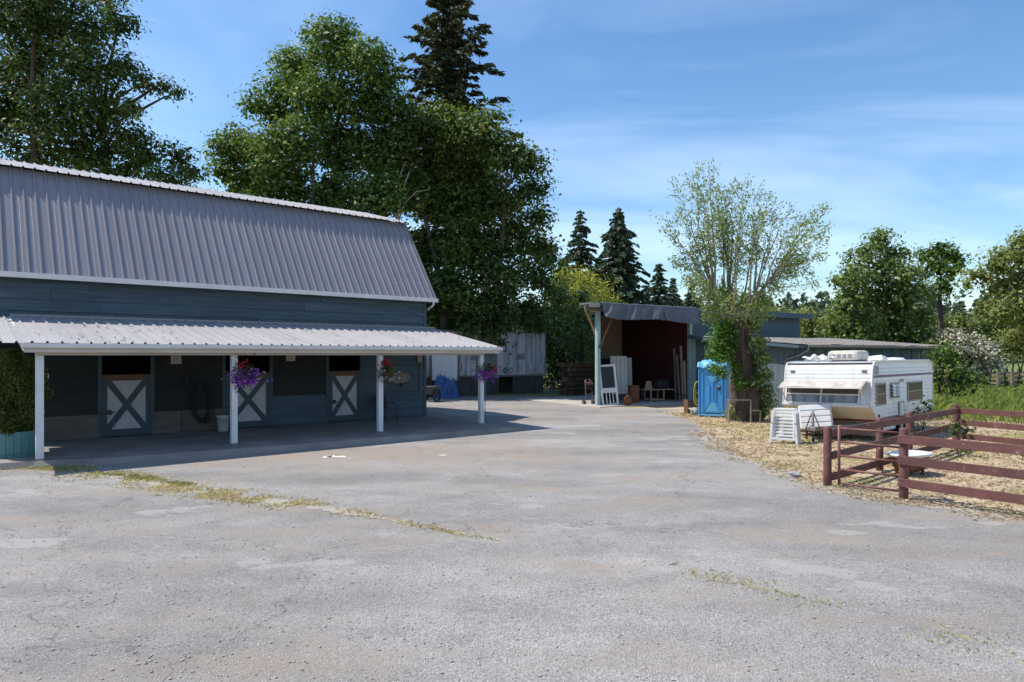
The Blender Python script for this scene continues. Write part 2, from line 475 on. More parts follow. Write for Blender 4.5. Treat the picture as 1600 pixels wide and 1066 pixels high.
def leaf_quads(P, S, rng, asp=0.6, axis=None, spread=1.0, fold=0.12, nrm=None):
    n = len(P)
    a = rng.normal(size=(n, 3))
    if nrm is not None:
        c0 = unit(nrm + rng.normal(size=(n, 3)) * 0.55); a = a - c0 * (a * c0).sum(1, keepdims=True)
    if axis is not None: a = unit(axis) + a * spread * 0.5
    a = unit(a)
    b = rng.normal(size=(n, 3)) if nrm is None else np.cross(c0, a)
    b = unit(b - a * (a * b).sum(1, keepdims=True))
    c = np.cross(a, b)
    S = S[:, None]
    V = np.empty((n, 4, 3))
    V[:, 0] = P - a * S * 0.5
    V[:, 1] = P + b * S * asp * 0.5 + c * S * fold
    V[:, 2] = P + a * S * 0.5
    V[:, 3] = P - b * S * asp * 0.5 + c * S * fold
    return V

def leaves(name, P, S, tone, m, parent, rng, **k):
    me = fast_mesh(name, leaf_quads(P, S, rng, **k), 4, tone, MATS[m])
    o = bpy.data.objects.new(name, me); COL.objects.link(o)
    if parent is not None: o.parent = parent
    return o

def clumps(lobes, per_m2, rng, shell=0.5, bump=0.22, flat=0.85):
    """clump centres spread through lobes (cx,cy,cz,r): mostly near their uneven outer skin"""
    out, outw = [], []
    for (cx, cy, cz, r) in lobes:
        n = max(6, int(4 * math.pi * r * r * per_m2))
        d = unit(rng.normal(size=(n, 3)))
        ph = rng.uniform(0, 6.28, (4,)); fr = rng.normal(size=(4, 3)) * 2.6
        w = sum(np.sin(d @ fr[i] + ph[i]) for i in range(4)) / 4
        rad = r * (1 + bump * w * 1.6) * (shell + (1 - shell) * rng.random(n) ** 0.55)
        p = d * rad[:, None]; p[:, 2] *= flat
        out.append(p + np.array([cx, cy, cz])); outw.append(w)
    return np.concatenate(out), np.concatenate(outw)

def crown(name, lobes, m, parent, seed, per_m2=1.4, per_clump=12, clump_r=0.42, leaf=0.24, asp=0.62, shell=0.45, bump=0.22, flat=0.85, tone0=0.45, core=3.4):
    rng = np.random.default_rng(seed)
    C, w = clumps(lobes, per_m2, rng, shell, bump, flat)
    n = len(C)
    lc = np.array([l[:3] for l in lobes]); near = np.argmin(((C[:, None] - lc[None]) ** 2).sum(2), 1)
    od = unit(C - lc[near])
    k = np.repeat(np.arange(n), per_clump)
    off = rng.normal(size=(len(k), 3)) * clump_r * np.array([1, 1, 0.7])
    P = C[k] + off
    NR = unit(off) * 0.7 + od[k] * 0.5 + np.array([0, 0, 0.75])
    ct = rng.normal(0, 0.22, n)
    tone = tone0 + ct[k] + rng.normal(0, 0.17, len(k))
    S = leaf * (0.5 + 1.3 * rng.random(len(k)) ** 1.6)
    if core:
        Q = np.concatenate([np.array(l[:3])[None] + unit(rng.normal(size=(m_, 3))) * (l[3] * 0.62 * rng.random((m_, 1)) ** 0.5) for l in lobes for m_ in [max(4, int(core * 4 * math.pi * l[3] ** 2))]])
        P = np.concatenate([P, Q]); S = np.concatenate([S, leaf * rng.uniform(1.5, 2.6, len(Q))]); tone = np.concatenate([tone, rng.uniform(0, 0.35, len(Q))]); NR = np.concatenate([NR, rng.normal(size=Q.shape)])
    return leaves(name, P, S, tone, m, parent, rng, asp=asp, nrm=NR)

def bent(p0, p1, rng, wob=0.12, n=5, sag=0.0):
    p0, p1 = Vector(p0), Vector(p1); L = (p1 - p0).length
    pts = []
    off = [Vector(rng.normal(size=3) * wob * L) for _ in range(2)]
    for i in range(n + 1):
        t = i / n
        q = p0.lerp(p1, t) + off[0] * math.sin(math.pi * t) * 0.6 + off[1] * math.sin(2 * math.pi * t) * 0.3
        q.z += -sag * L * math.sin(math.pi * t)
        pts.append(q)
    return pts

def taper(r0, r1, n):
    return [r0 + (r1 - r0) * (i / n) ** 0.8 for i in range(n + 1)]

def tree(name, label, base, lobes, leaf_m, bark, seed, trunk_r=0.35, fork=0.35, stems=1, group=None, cat='tree',
         twigs=4, lean=(0, 0), **kw):
    """lobes in world coordinates; trunk, limbs to every lobe, twigs, leaves"""
    rng = np.random.default_rng(seed + 7)
    base = Vector(base)
    root = thing(name, label, cat, base, 0, group)
    L = [(c[0] - base.x, c[1] - base.y, c[2] - base.z, c[3]) for c in lobes]
    top = max(c[2] for c in L)
    mid = Vector((float(np.mean([c[0] for c in L])), float(np.mean([c[1] for c in L])), 0))
    tr, br = MB(), MB()
    forks = []
    for s in range(stems):
        a = 2 * math.pi * s / max(1, stems) + 0.4
        b0 = Vector((math.cos(a), math.sin(a), 0)) * (trunk_r * 1.3 if stems > 1 else 0)
        f = mid * 0.45 + b0 * 3.0 + Vector((0, 0, top * fork))
        pts = bent(b0 + Vector((0, 0, -0.2)), f, rng, 0.05, 6)
        rr = taper(trunk_r * 1.25, trunk_r * 0.75, 6)
        tr.tube(pts, rr, 10)
        hi = sorted(L, key=lambda c: -c[2])[:max(2, len(L) // 3)]
        e_ = Vector(min(hi, key=lambda c: (Vector(c[:3]) - (mid + b0 * 6 + Vector((0, 0, top)))).length + 1.5 * s * (c is hi[0]))[:3])
        t2 = bent(f, e_, rng, 0.05, 6)
        tr.tube(t2, taper(trunk_r * 0.75, trunk_r * 0.12, 6), 8)
        forks.append(pts[-2:] + t2)
    for (x, y, z, r) in L:
        c = Vector((x, y, z))
        cand = [p for f in forks for p in f if p.z < z + 0.2] or [forks[0][0]]
        p0 = min(cand, key=lambda p: (p - c).length + 0.6 * max(0, p.z - z + r * 0.6))
        MB().tube(bent(p0, c, rng, 0.10, 5), taper(trunk_r * 0.30, trunk_r * 0.07, 5), 6).build('limb', MATS[bark], root, smooth=True)
        for _ in range(twigs):
            d = Vector(unit(rng.normal(size=3))); d.z = abs(d.z) * 0.6
            br.tube(bent(c - d * r * 0.2, c + d * r * 0.95, rng, 0.14, 3), taper(trunk_r * 0.08, 0.012, 3), 4, cap=False)
    tr.build('trunk', MATS[bark], root, smooth=True)
    tag(br.build('twigs', MATS[bark], root, smooth=True), None, None, None, 'stuff')
    crown('crown', L, leaf_m, root, seed, **kw)
    return root

def px_lobes(rows, Y, dY=2.5, seed=0, shrink=0.92):
    """(px, py, radius in px[, extra distance]) of the photograph -> lobes standing at distance Y"""
    rng = np.random.default_rng(seed)
    out = []
    for q in rows:
        d = q[3] if len(q) > 3 else float(rng.uniform(-dY, dY))
        p = at(q[0], q[1], Y + d)
        out.append((p.x, p.y, p.z, q[2] / FPX * Y * shrink))
    return out

def conifer(name, label, base, height, radius, seed, m='needle', bark='bark_dark', whorl=0.55, spray=16, z0=0.08,
            group=None, droop=0.25, size=0.5, power=0.85, gaps=0.0, cat='conifer', rag=0.55):
    rng = np.random.default_rng(seed)
    root = thing(name, label, cat, base, 0, group)
    t = MB().tube([(0, 0, -0.2), (0, 0, height * 0.5), (0.05, 0, height * 0.99)], [height * 0.017, height * 0.010, 0.02], 8)
    P, A, S, T = [], [], [], []
    z = height * z0
    while z < height * 0.985:
        f = 1 - z / height
        rz = radius * (f ** power) * rng.uniform(0.72, 1.12) + 0.10
        nb = int(5 + 6 * min(1, rz / 2))
        a0 = rng.uniform(0, 6.28)
        for k in range(nb):
            if rng.random() < gaps: continue
            a = a0 + 6.283 * k / nb + rng.normal(0, 0.2)
            L = rz * rng.uniform(rag, 1.22)
            d = np.array([math.cos(a), math.sin(a), 0.0])
            ns = max(3, int(spray * L / radius * 1.6))
            s = np.sort(rng.random(ns)) ** 0.8
            zz = z + L * (0.22 * s - droop * 1.7 * s ** 2) + rng.normal(0, 0.05, ns)
            side = rng.normal(0, 0.16 * L + 0.05, ns) * (1.05 - s)
            p = d[None] * (s * L)[:, None] + np.stack([-d[1] * side, d[0] * side, zz], 1)
            P.append(p)
            A.append(np.tile(d, (ns, 1)) * 0.8 + np.stack([-d[1] * np.sign(side) * 0.6, d[0] * np.sign(side) * 0.6, np.full(ns, -0.45)], 1))
            S.append(size * rng.uniform(0.6, 1.3, ns) * (0.55 + 0.45 * min(1.0, L / 1.5)))
            T.append(np.clip(0.38 + rng.normal(0, 0.10) + 0.25 * (s - 0.5) + rng.normal(0, 0.14, ns), 0, 1))
            t.tube([(0, 0, z), tuple(d * L * 0.5 + np.array([0, 0, z + L * 0.06])), tuple(d * L * 0.92 + np.array([0, 0, z + L * (0.2 - droop * 1.4)]))],
                   [0.035 * L / radius + 0.015, 0.025, 0.008], 4, cap=False)
        z += whorl * rng.uniform(0.7, 1.3) * (0.45 + 0.55 * f)
    t.build('trunk', MATS[bark], root, smooth=True)
    leaves('crown', np.concatenate(P), np.concatenate(S), np.concatenate(T), m, root, rng, asp=0.42, axis=np.concatenate(A), spread=0.7, fold=0.10)
    return root

def blades(name, pts, h, m, seed, w=0.012, lean=0.45, tone0=0.5, tone_sd=0.22, kind='stuff', label=None, cat=None, parent=None):
    """grass: one bent triangle pair per point"""
    rng = np.random.default_rng(seed)
    P = np.asarray(pts, dtype=float); n = len(P)
    hh = np.asarray(h) * rng.uniform(0.45, 1.25, n)
    a = rng.uniform(0, 6.283, n)
    s = np.stack([np.cos(a), np.sin(a), np.zeros(n)], 1)
    b = rng.normal(size=(n, 3)) * lean; b[:, 2] = 0
    W = (np.asarray(w) * rng.uniform(0.6, 1.5, n))[:, None]
    H = hh[:, None]
    up = np.array([0, 0, 1.0])
    V = np.empty((n, 4, 3))
    V[:, 0] = P - s * W
    V[:, 1] = P + s * W
    V[:, 2] = P + s * W * 0.7 + b * H * 0.35 + up * H * 0.6
    V[:, 3] = P + b * H + up * H * (1 - 0.3 * np.linalg.norm(b, axis=1, keepdims=True))
    tone = tone0 + rng.normal(0, tone_sd, n)
    me = fast_mesh(name, V, 4, tone, MATS[m])
    o = bpy.data.objects.new(name, me); COL.objects.link(o)
    if parent is not None: o.parent = parent
    return tag(o, label, cat, None, kind)

def in_poly(P, poly):
    x, y = P[:, 0], P[:, 1]; ins = np.zeros(len(P), bool); n = len(poly)
    for i in range(n):
        x0, y0 = poly[i][:2]; x1, y1 = poly[(i + 1) % n][:2]
        c = ((y0 > y) != (y1 > y)) & (x < (x1 - x0) * (y - y0) / ((y1 - y0) + 1e-12) + x0)
        ins ^= c
    return ins

def scatter(poly, n, rng, z=0.0):
    xs = [p[0] for p in poly]; ys = [p[1] for p in poly]
    P = np.stack([rng.uniform(min(xs), max(xs), n), rng.uniform(min(ys), max(ys), n)], 1)
    P = P[in_poly(P, poly)]
    return np.concatenate([P, np.full((len(P), 1), z)], 1)

def vnoise(x, y, f, seed=0):
    """smooth value noise 0..1"""
    r = np.random.default_rng(seed).random((64, 64))
    X, Y = np.asarray(x) * f, np.asarray(y) * f
    i, j = np.floor(X).astype(int), np.floor(Y).astype(int); u, v = X - i, Y - j
    u, v = u * u * (3 - 2 * u), v * v * (3 - 2 * v)
    g = lambda a, b: r[a % 64, b % 64]
    return (g(i, j) * (1 - u) + g(i + 1, j) * u) * (1 - v) + (g(i, j + 1) * (1 - u) + g(i + 1, j + 1) * u) * v

# ------------------------------------------------------------------ the ground
def groundmat():
    m, N, L, P = _new('dry_ground')
    tc = N.new("ShaderNodeTexCoord")
    def noise(s, d=8):
        n = N.new("ShaderNodeTexNoise"); n.inputs["Scale"].default_value = s; n.inputs["Detail"].default_value = d
        n.inputs["Roughness"].default_value = 0.65
        L.new(tc.outputs["Object"], n.inputs["Vector"]); return n.outputs[0]
    def ramp(f, stops):
        r = N.new("ShaderNodeValToRGB"); e = r.color_ramp.elements
        e[0].position, e[0].color = stops[0][0], (*stops[0][1], 1); e[1].position, e[1].color = stops[-1][0], (*stops[-1][1], 1)
        for p, c in stops[1:-1]: x = e.new(p); x.color = (*c, 1)
        L.new(f, r.inputs[0]); return r.outputs[0]
    def mix(f, a, b):
        x = N.new("ShaderNodeMix"); x.data_type = 'RGBA'; L.new(f, x.inputs[0]); L.new(a, x.inputs[6]); L.new(b, x.inputs[7]); return x.outputs[2]
    straw = ramp(noise(9), [(0.3, (0.26, 0.18, 0.12)), (0.5, (0.43, 0.325, 0.215)), (0.7, (0.55, 0.455, 0.33))])
    green = ramp(noise(7), [(0.3, (0.17, 0.15, 0.055)), (0.7, (0.36, 0.30, 0.13))])
    msk = ramp(noise(0.45, 5), [(0.50, (0, 0, 0)), (0.62, (1, 1, 1))])
    col = mix(msk, straw, green)
    # beyond the paddock the land is green meadow
    sp = N.new("ShaderNodeSeparateXYZ"); L.new(tc.outputs["Object"], sp.inputs[0])
    mr = N.new("ShaderNodeMapRange"); mr.inputs[1].default_value = 36; mr.inputs[2].default_value = 46
    L.new(sp.outputs[1], mr.inputs[0])
    mead = ramp(noise(1.5), [(0.3, (0.08, 0.12, 0.03)), (0.7, (0.20, 0.23, 0.06))])
    col = mix(mr.outputs[0], col, mead)
    L.new(col, P.inputs["Base Color"]); P.inputs["Roughness"].default_value = 0.95
    b = N.new("ShaderNodeBump"); b.inputs["Strength"].default_value = 0.7; b.inputs["Distance"].default_value = 0.03
    L.new(noise(30), b.inputs["Height"]); L.new(b.outputs[0], P.inputs["Normal"])
    MATS['dry_ground'] = m
groundmat()

def asphaltmat():
    m, N, L, P = _new('asphalt')
    tc = N.new("ShaderNodeTexCoord")
    def noise(s, d=8, rough=0.6, st=None):
        n = N.new("ShaderNodeTexNoise"); n.inputs["Scale"].default_value = s; n.inputs["Detail"].default_value = d
        n.inputs["Roughness"].default_value = rough
        if st:
            mp = N.new("ShaderNodeMapping"); mp.inputs["Scale"].default_value = st[:3]; mp.inputs["Rotation"].default_value = (0, 0, st[3])
            L.new(tc.outputs["Object"], mp.inputs[0]); L.new(mp.outputs[0], n.inputs["Vector"])
        else: L.new(tc.outputs["Object"], n.inputs["Vector"])
        return n.outputs[0]
    def ramp(f, stops):
        r = N.new("ShaderNodeValToRGB"); e = r.color_ramp.elements
        e[0].position, e[0].color = stops[0][0], (*stops[0][1], 1); e[1].position, e[1].color = stops[-1][0], (*stops[-1][1], 1)
        for p, c in stops[1:-1]: x = e.new(p); x.color = (*c, 1)
        L.new(f, r.inputs[0]); return r.outputs[0]
    def mix(f, a, b, mode='MIX'):
        x = N.new("ShaderNodeMix"); x.data_type = 'RGBA'; x.blend_type = mode
        for s, v in ((0, f), (6, a), (7, b)):
            if isinstance(v, float): x.inputs[s].default_value = v
            elif isinstance(v, tuple): x.inputs[s].default_value = (*v, 1)
            else: L.new(v, x.inputs[s])
        return x.outputs[2]
    g = lambda v: (v, v, v)
    vo = N.new("ShaderNodeTexVoronoi"); vo.inputs["Scale"].default_value = 62
    L.new(tc.outputs["Object"], vo.inputs["Vector"])
    # chips of stone: each cell its own grey
    chips = ramp(vo.outputs["Color"], [(0.1, (0.190, 0.180, 0.168)), (0.55, (0.272, 0.259, 0.243)), (0.95, (0.372, 0.355, 0.335))])
    fine = ramp(noise(55, 6, 0.75), [(0.30, g(0.70)), (0.52, g(1.0)), (0.74, g(1.26))])
    col = mix(1.0, chips, fine, 'MULTIPLY')
    # worn pale and dark areas, drawn out along the tracks
    wear = ramp(noise(0.32, 6, 0.6, (0.55, 1.5, 1, R(28))), [(0.30, g(0.68)), (0.5, g(1.0)), (0.68, g(1.30))])
    col = mix(1.0, col, wear, 'MULTIPLY')
    wear2 = ramp(noise(1.7, 6, 0.65), [(0.30, g(0.86)), (0.70, g(1.12))])
    col = mix(1.0, col, wear2, 'MULTIPLY')
    # brown dirt carried onto the tarmac
    dirt = ramp(noise(40, 5, 0.7), [(0.3, (0.205, 0.163, 0.130)), (0.7, (0.39, 0.325, 0.268))])
    d1 = ramp(noise(0.5, 8, 0.68, (0.6, 1.4, 1, R(15))), [(0.50, g(0.0)), (0.62, g(0.62))])
    col = mix(d1, col, dirt)
    # more of it in front of the stalls
    sp = N.new("ShaderNodeVectorMath"); sp.operation = 'DISTANCE'
    mp = N.new("ShaderNodeMapping"); mp.vector_type = 'POINT'
    mp.inputs["Rotation"].default_value = (0, 0, R(-40)); mp.inputs["Scale"].default_value = (0.13, 0.33, 1)
    L.new(tc.outputs["Object"], mp.inputs[0]); L.new(mp.outputs[0], sp.inputs[0])
    c = Matrix.Rotation(R(-40), 3, 'Z') @ Vector((-4.2 * 0.13, 17.6 * 0.33, 0))
    cx = Vector((-4.0, 17.4, 0)); rot = Matrix.Rotation(R(-40), 3, 'Z')
    sc_ = Vector((cx.x * 0.13, cx.y * 0.33, 0)); pc = rot @ sc_
    sp.inputs[1].default_value = pc
    ml = N.new("ShaderNodeMath"); ml.operation = 'ADD'; L.new(sp.outputs["Value"], ml.inputs[0])
    n3 = noise(0.9, 7, 0.7); mm = N.new("ShaderNodeMath"); mm.operation = 'MULTIPLY_ADD'; L.new(n3, mm.inputs[0]); mm.inputs[1].default_value = -2.2; mm.inputs[2].default_value = 1.1
    L.new(mm.outputs[0], ml.inputs[1])
    d2 = ramp(ml.outputs[0], [(0.20, g(0.85)), (1.15, g(0.0))])
    col = mix(d2, col, dirt)
    bald = ramp(noise(0.42, 9, 0.58, (1, 1.6, 1, R(-20))), [(0.615, g(0.0)), (0.632, g(0.7))])
    pale = ramp(noise(26, 4, 0.6), [(0.3, (0.30, 0.288, 0.275)), (0.7, (0.39, 0.375, 0.36))])
    col = mix(bald, col, pale)
    oil = ramp(noise(0.62, 7, 0.6, (1, 1.3, 1, R(50))), [(0.27, g(0.62)), (0.36, g(1.0))])
    col = mix(1.0, col, oil, 'MULTIPLY')
    # dark pits
    pit = ramp(noise(21, 3, 0.5), [(0.26, g(0.35)), (0.31, g(1.0))])
    col = mix(1.0, col, pit, 'MULTIPLY')
    # a few long cracks
    v2 = N.new("ShaderNodeTexVoronoi"); v2.feature = 'DISTANCE_TO_EDGE'; v2.inputs["Scale"].default_value = 0.16
    wv = N.new("ShaderNodeVectorMath"); wv.operation = 'ADD'
    nn = N.new("ShaderNodeTexNoise"); nn.inputs["Scale"].default_value = 0.7; nn.inputs["Detail"].default_value = 8
    L.new(tc.outputs["Object"], nn.inputs["Vector"])
    sv = N.new("ShaderNodeVectorMath"); sv.operation = 'SCALE'; sv.inputs["Scale"].default_value = 3.0
    L.new(nn.outputs["Color"], sv.inputs[0]); L.new(tc.outputs["Object"], wv.inputs[0]); L.new(sv.outputs[0], wv.inputs[1])
    L.new(wv.outputs[0], v2.inputs["Vector"])
    crk = ramp(v2.outputs["Distance"], [(0.0006, g(0.62)), (0.0022, g(1.0))])
    col = mix(1.0, col, crk, 'MULTIPLY')
    L.new(col, P.inputs["Base Color"]); P.inputs["Roughness"].default_value = 0.88
    b = N.new("ShaderNodeBump"); b.inputs["Strength"].default_value = 0.8; b.inputs["Distance"].default_value = 0.012
    hv = N.new("ShaderNodeMath"); hv.operation = 'MULTIPLY_ADD'
    L.new(noise(70, 5, 0.7), hv.inputs[0]); hv.inputs[1].default_value = 1.0; L.new(vo.outputs["Distance"], hv.inputs[2])
    L.new(hv.outputs[0], b.inputs["Height"]); L.new(b.outputs[0], P.inputs["Normal"])
    MATS['asphalt'] = m
asphaltmat()

# terrain: level round the yard, wooded rise far behind
def terr(x, y):
    d = math.hypot(x, y)
    h = 0.0
    if d > 120:
        t = min(1, (d - 120) / 220)
        h = (t * t * (3 - 2 * t)) * (13 + 5 * math.sin(x * 0.013 + 1.0) + 3 * math.sin(x * 0.031 + y * 0.01))
    return h
gm = MB()
rs = [0, 6, 12, 18, 24, 30, 38, 48, 60, 80, 100, 120, 150, 180, 220, 260, 300, 360, 450, 600, 900, 1600]
na = 96
for i, r in enumerate(rs):
    for k in range(na):
        a = 2 * math.pi * k / na
        x, y = r * math.cos(a), r * math.sin(a)
        gm.v.append((x, y, terr(x, y)))
for i in range(len(rs) - 1):
    for k in range(na):
        k2 = (k + 1) % na
        if i == 0: gm.f.append((k, na + k, na + k2)) if k else gm.f.append((0, na, na + 1))
        else: gm.f.append((i*na+k, (i+1)*na+k, (i+1)*na+k2, i*na+k2))
tag(gm.build('ground', MATS['dry_ground'], smooth=True), None, None, None, 'structure')

# tarmac yard
edge_px = [(1600, 812), (1540, 803), (1490, 797), (1430, 790), (1370, 778), (1310, 766), (1262, 756), (1222, 742), (1190, 728),
           (1150, 712), (1120, 697), (1105, 684), (1098, 672), (1085, 660), (1062, 651), (1030, 645)]
yard = [(11.5, 7.5), (9.6, 9.7)] + [tuple(gp(*p)[:2]) for p in edge_px] + [(8.0, 31.5), (5.2, 33.2), (2.2, 41.5), (-4.5, 42.0), (-9.5, 46.5), (-14, 44),
        (-7, 32), (-20, 8.0), (-34, -6), (-20, -25), (20, -25), (22, -4)]
_r = random.Random(4)
fine = []
for i in range(len(yard)):
    a, b = Vector(yard[i]), Vector(yard[(i + 1) % len(yard)])
    n = max(1, int((b - a).length / 0.35)) if b.y > 5 and a.y > 5 else 1
    for k in range(n):
        q = a.lerp(b, k / n)
        if n > 1: q += Vector((_r.uniform(-1, 1), _r.uniform(-1, 1))) * 0.10
        fine.append((q.x, q.y, 0.004))
am = MB(); am.add(fine, [tuple(range(len(fine)))])
tag(am.build('yard', MATS['asphalt']), None, None, None, 'structure')

# ------------------------------------------------------------------ the barn
SLAB = 0.15
B = Frame(gp(665, 650, SLAB), 40)
barn = thing('barn', 'long teal board barn with steep grey metal roof and white-posted porch', 'barn', (B.C.x, B.C.y, 0), B.rz)
X0 = -13.75                         # left end, outside the frame
EAVE_Y, EAVE_Z, BRK_Y, BRK_Z = -0.42, 4.74, 1.90, 8.04
RIDGE_Y, RIDGE_Z = 5.2, 8.93

# concrete slab under the porch
sl = MB()
pts = [(-15.2, -3.72), (-13.0, -3.96), (-11.6, -4.5), (-8.0, -4.95), (-4.0, -5.15), (-1.2, -5.35), (0.2, -5.4), (0.55, -4.6), (1.25, -0.2), (1.25, 10.3), (-15.2, 10.3)]
ctr = Vector((-8, 3))
out = [(Vector(p) - ctr) for p in pts]
out = [tuple(ctr + v * (1 + 0.13 / v.length)) for v in out]
n_ = len(pts)
sl.add([(x, y, SLAB) for x, y in pts] + [(x, y, -0.03) for x, y in out], [tuple(range(n_))] + [(i, (i + 1) % n_, (i + 1) % n_ + n_, i + n_) for i in range(n_)])
# rounded right corner strip towards the yard
slab = sl.build('porch_slab', MATS['concrete'])
slab.location = (B.C.x, B.C.y, 0); slab.rotation_euler = (0, 0, B.rz)
tag(slab, None, None, None, 'structure')

DOORS = [(-11.07, -9.80), (-7.62, -6.19), (-4.08, -2.86)]
OPEN_TOP = 2.98
# front wall boards, row by row, cut round the door openings
wb = random.Random(11)
board_cache = {}
def board(length, m, h=0.335):
    key = (round(length, 2), m)
    if key not in board_cache:
        mb = MB()
        L = key[0]
        mb.add([(-L/2, -0.048, 0), (L/2, -0.048, 0), (L/2, 0.012, 0), (-L/2, 0.012, 0),
                (-L/2, -0.012, h), (L/2, -0.012, h), (L/2, 0.012, h), (-L/2, 0.012, h)],
               [(0,3,2,1),(4,5,6,7),(0,1,5,4),(1,2,6,5),(2,3,7,6),(3,0,4,7)])
        board_cache[key] = mb.mesh('board', MATS[m])
    return board_cache[key]
z = SLAB + 0.04
row = 0
while z < 4.70:
    spans = [(X0, 0.0)]
    if z < OPEN_TOP - 0.05:
        spans = []
        x = X0
        for a, b in DOORS:
            spans.append((x, a - 0.10)); x = b + 0.10
        spans.append((x, 0.0))
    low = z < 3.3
    for a, b in spans:
        x = a
        first = True
        while x < b - 0.01:
            L = wb.uniform(2.6, 4.4) if b - x > 4.6 else b - x
            if first and b - a > 5: L *= wb.uniform(0.4, 1.0)
            L = min(L, b - x)
            if b - x - L < 0.7: L = b - x
            teal = (not low) or x > -2.9 or (x > -6.4 and z < 0.9)  # most boards below the porch roof get the shade-darkened material
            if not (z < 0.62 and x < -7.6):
                piece('board', board(L - 0.006, 'teal_board' if teal else 'old_shaded_board'), barn,
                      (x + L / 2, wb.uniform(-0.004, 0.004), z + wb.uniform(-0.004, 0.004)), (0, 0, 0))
            x += L; first = False
    z += 0.325; row += 1
# pale kick boards low on the wall at the first stalls
for a, b in ((X0, -11.17), (-9.70, -8.95), (-8.94, -7.72)):
    MB().bb(a, b, -0.06, 0.0, SLAB + 0.01, 0.835).build('kick_board', MATS['kick_board'], barn, bevel=0.008)
# wall core, ends, back and loft closing the shell
core = MB()
core.bb(X0, 0, 0.014, 0.10, OPEN_TOP, 4.9)
x = X0
for a, b in DOORS:
    core.bb(x, a - 0.02, 0.014, 0.10, SLAB, OPEN_TOP); x = b + 0.02
core.bb(x, 0, 0.014, 0.10, SLAB, OPEN_TOP)
core.bb(X0, 0, 2 * RIDGE_Y - 0.1, 2 * RIDGE_Y, SLAB, 4.9)
for xx in (X0, -0.1):
    core.prism([(0.10, SLAB), (0.10, 4.85), (BRK_Y, BRK_Z - 0.15), (RIDGE_Y, RIDGE_Z - 0.15), (2*RIDGE_Y - BRK_Y, BRK_Z - 0.15), (2*RIDGE_Y - 0.1, 4.85), (2*RIDGE_Y - 0.1, SLAB)],
               'x', xx + 0.002, xx + 0.098)
core.build('wall', MATS['teal_trim'], barn)
inner = MB()
inner.bb(X0 + 0.2, -0.2, 2.6, 2.7, SLAB, 4.6)
for xx in (-8.7, -5.2, -2.0, -12.2): inner.bb(xx, xx + 0.08, 0.12, 2.6, SLAB, 3.2)
inner.bb(X0 + 0.2, -0.2, 0.12, 2.6, 3.25, 3.33)
inner.build('stall_partition', MATS['old_shaded_board'], barn)
# corner board
MB().bb(-0.11, 0.012, -0.05, 0.0, SLAB + 0.02, 4.72).build('corner_board', MATS['teal_board'], barn)

# ribbed sheets
def rib_profile(w, pitch=0.28, rh=0.042):
    pts = [(0, 0)]
    n = max(1, int(round(w / pitch)))
    for i in range(n):
        c = w * (i + 0.5) / n
        for q, h in ((-0.032, 0), (-0.015, rh), (0.015, rh), (0.032, 0)): pts.append((c + q, h))
        c2 = w * (i + 1) / n
        for f in (0.33, 0.62):
            x = c + 0.036 + (c2 - c - 0.036 + (w / n) * 0.5 - 0.036) * f if i < n - 1 else None
            if x: pts += [(x - 0.014, 0), (x, 0.0045), (x + 0.014, 0)]
    pts.append((w, 0))
    return pts
def rib_sheet_mesh(w, y0, z0, y1, z1, m, th=0.006, extra=None):
    """ribbed sheet from x=0 to w, sloping from (y0,z0) to (y1,z1)"""
    pr = rib_profile(w)
    d = Vector((0, y1 - y0, z1 - z0)); d.normalize()
    nn = Vector((0, -d.z, d.y))
    if nn.z < 0: nn = -nn
    mb = MB(); o = []
    for (yy, zz) in ((y0, z0), (y1, z1)):
        for x, h in pr: mb.v.append((x, yy + nn.y * h, zz + nn.z * h))
    n = len(pr)
    for i in range(n - 1): mb.f.append((i, i + 1, n + i + 1, n + i))
    me = mb.mesh('roof_sheet', MATS[m], fixn=False)
    return me
def sheet_row(x0, x1, w, y0, z0, y1, z1, m, parent, name='roof_sheet', seed=1, lap=0.0):
    me = rib_sheet_mesh(w, y0, z0, y1, z1, m)
    rr = random.Random(seed)
    n = int(math.ceil((x1 - x0) / w - 1e-6))
    for i in range(n):
        o = piece(name, me, parent, (x1 - (i + 1) * w, 0, 0.004 * (i % 2) + rr.uniform(0, 0.002)))
        md = o.modifiers.new("solid", 'SOLIDIFY'); md.thickness = 0.004; md.offset = -1
XR = 0.20
sheet_row(X0, XR, 0.84, EAVE_Y, EAVE_Z, BRK_Y, BRK_Z, 'roof_metal', barn, seed=1)
d = Vector((RIDGE_Y - BRK_Y, RIDGE_Z - BRK_Z)).normalized()
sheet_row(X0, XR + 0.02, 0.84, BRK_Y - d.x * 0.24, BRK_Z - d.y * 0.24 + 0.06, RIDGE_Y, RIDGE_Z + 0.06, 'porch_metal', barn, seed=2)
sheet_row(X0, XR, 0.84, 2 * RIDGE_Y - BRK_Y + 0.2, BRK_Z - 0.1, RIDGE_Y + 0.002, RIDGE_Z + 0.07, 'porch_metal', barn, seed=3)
sheet_row(X0, XR, 0.84, 2 * RIDGE_Y - EAVE_Y, EAVE_Z, 2 * RIDGE_Y - BRK_Y, BRK_Z, 'roof_metal', barn, seed=4)
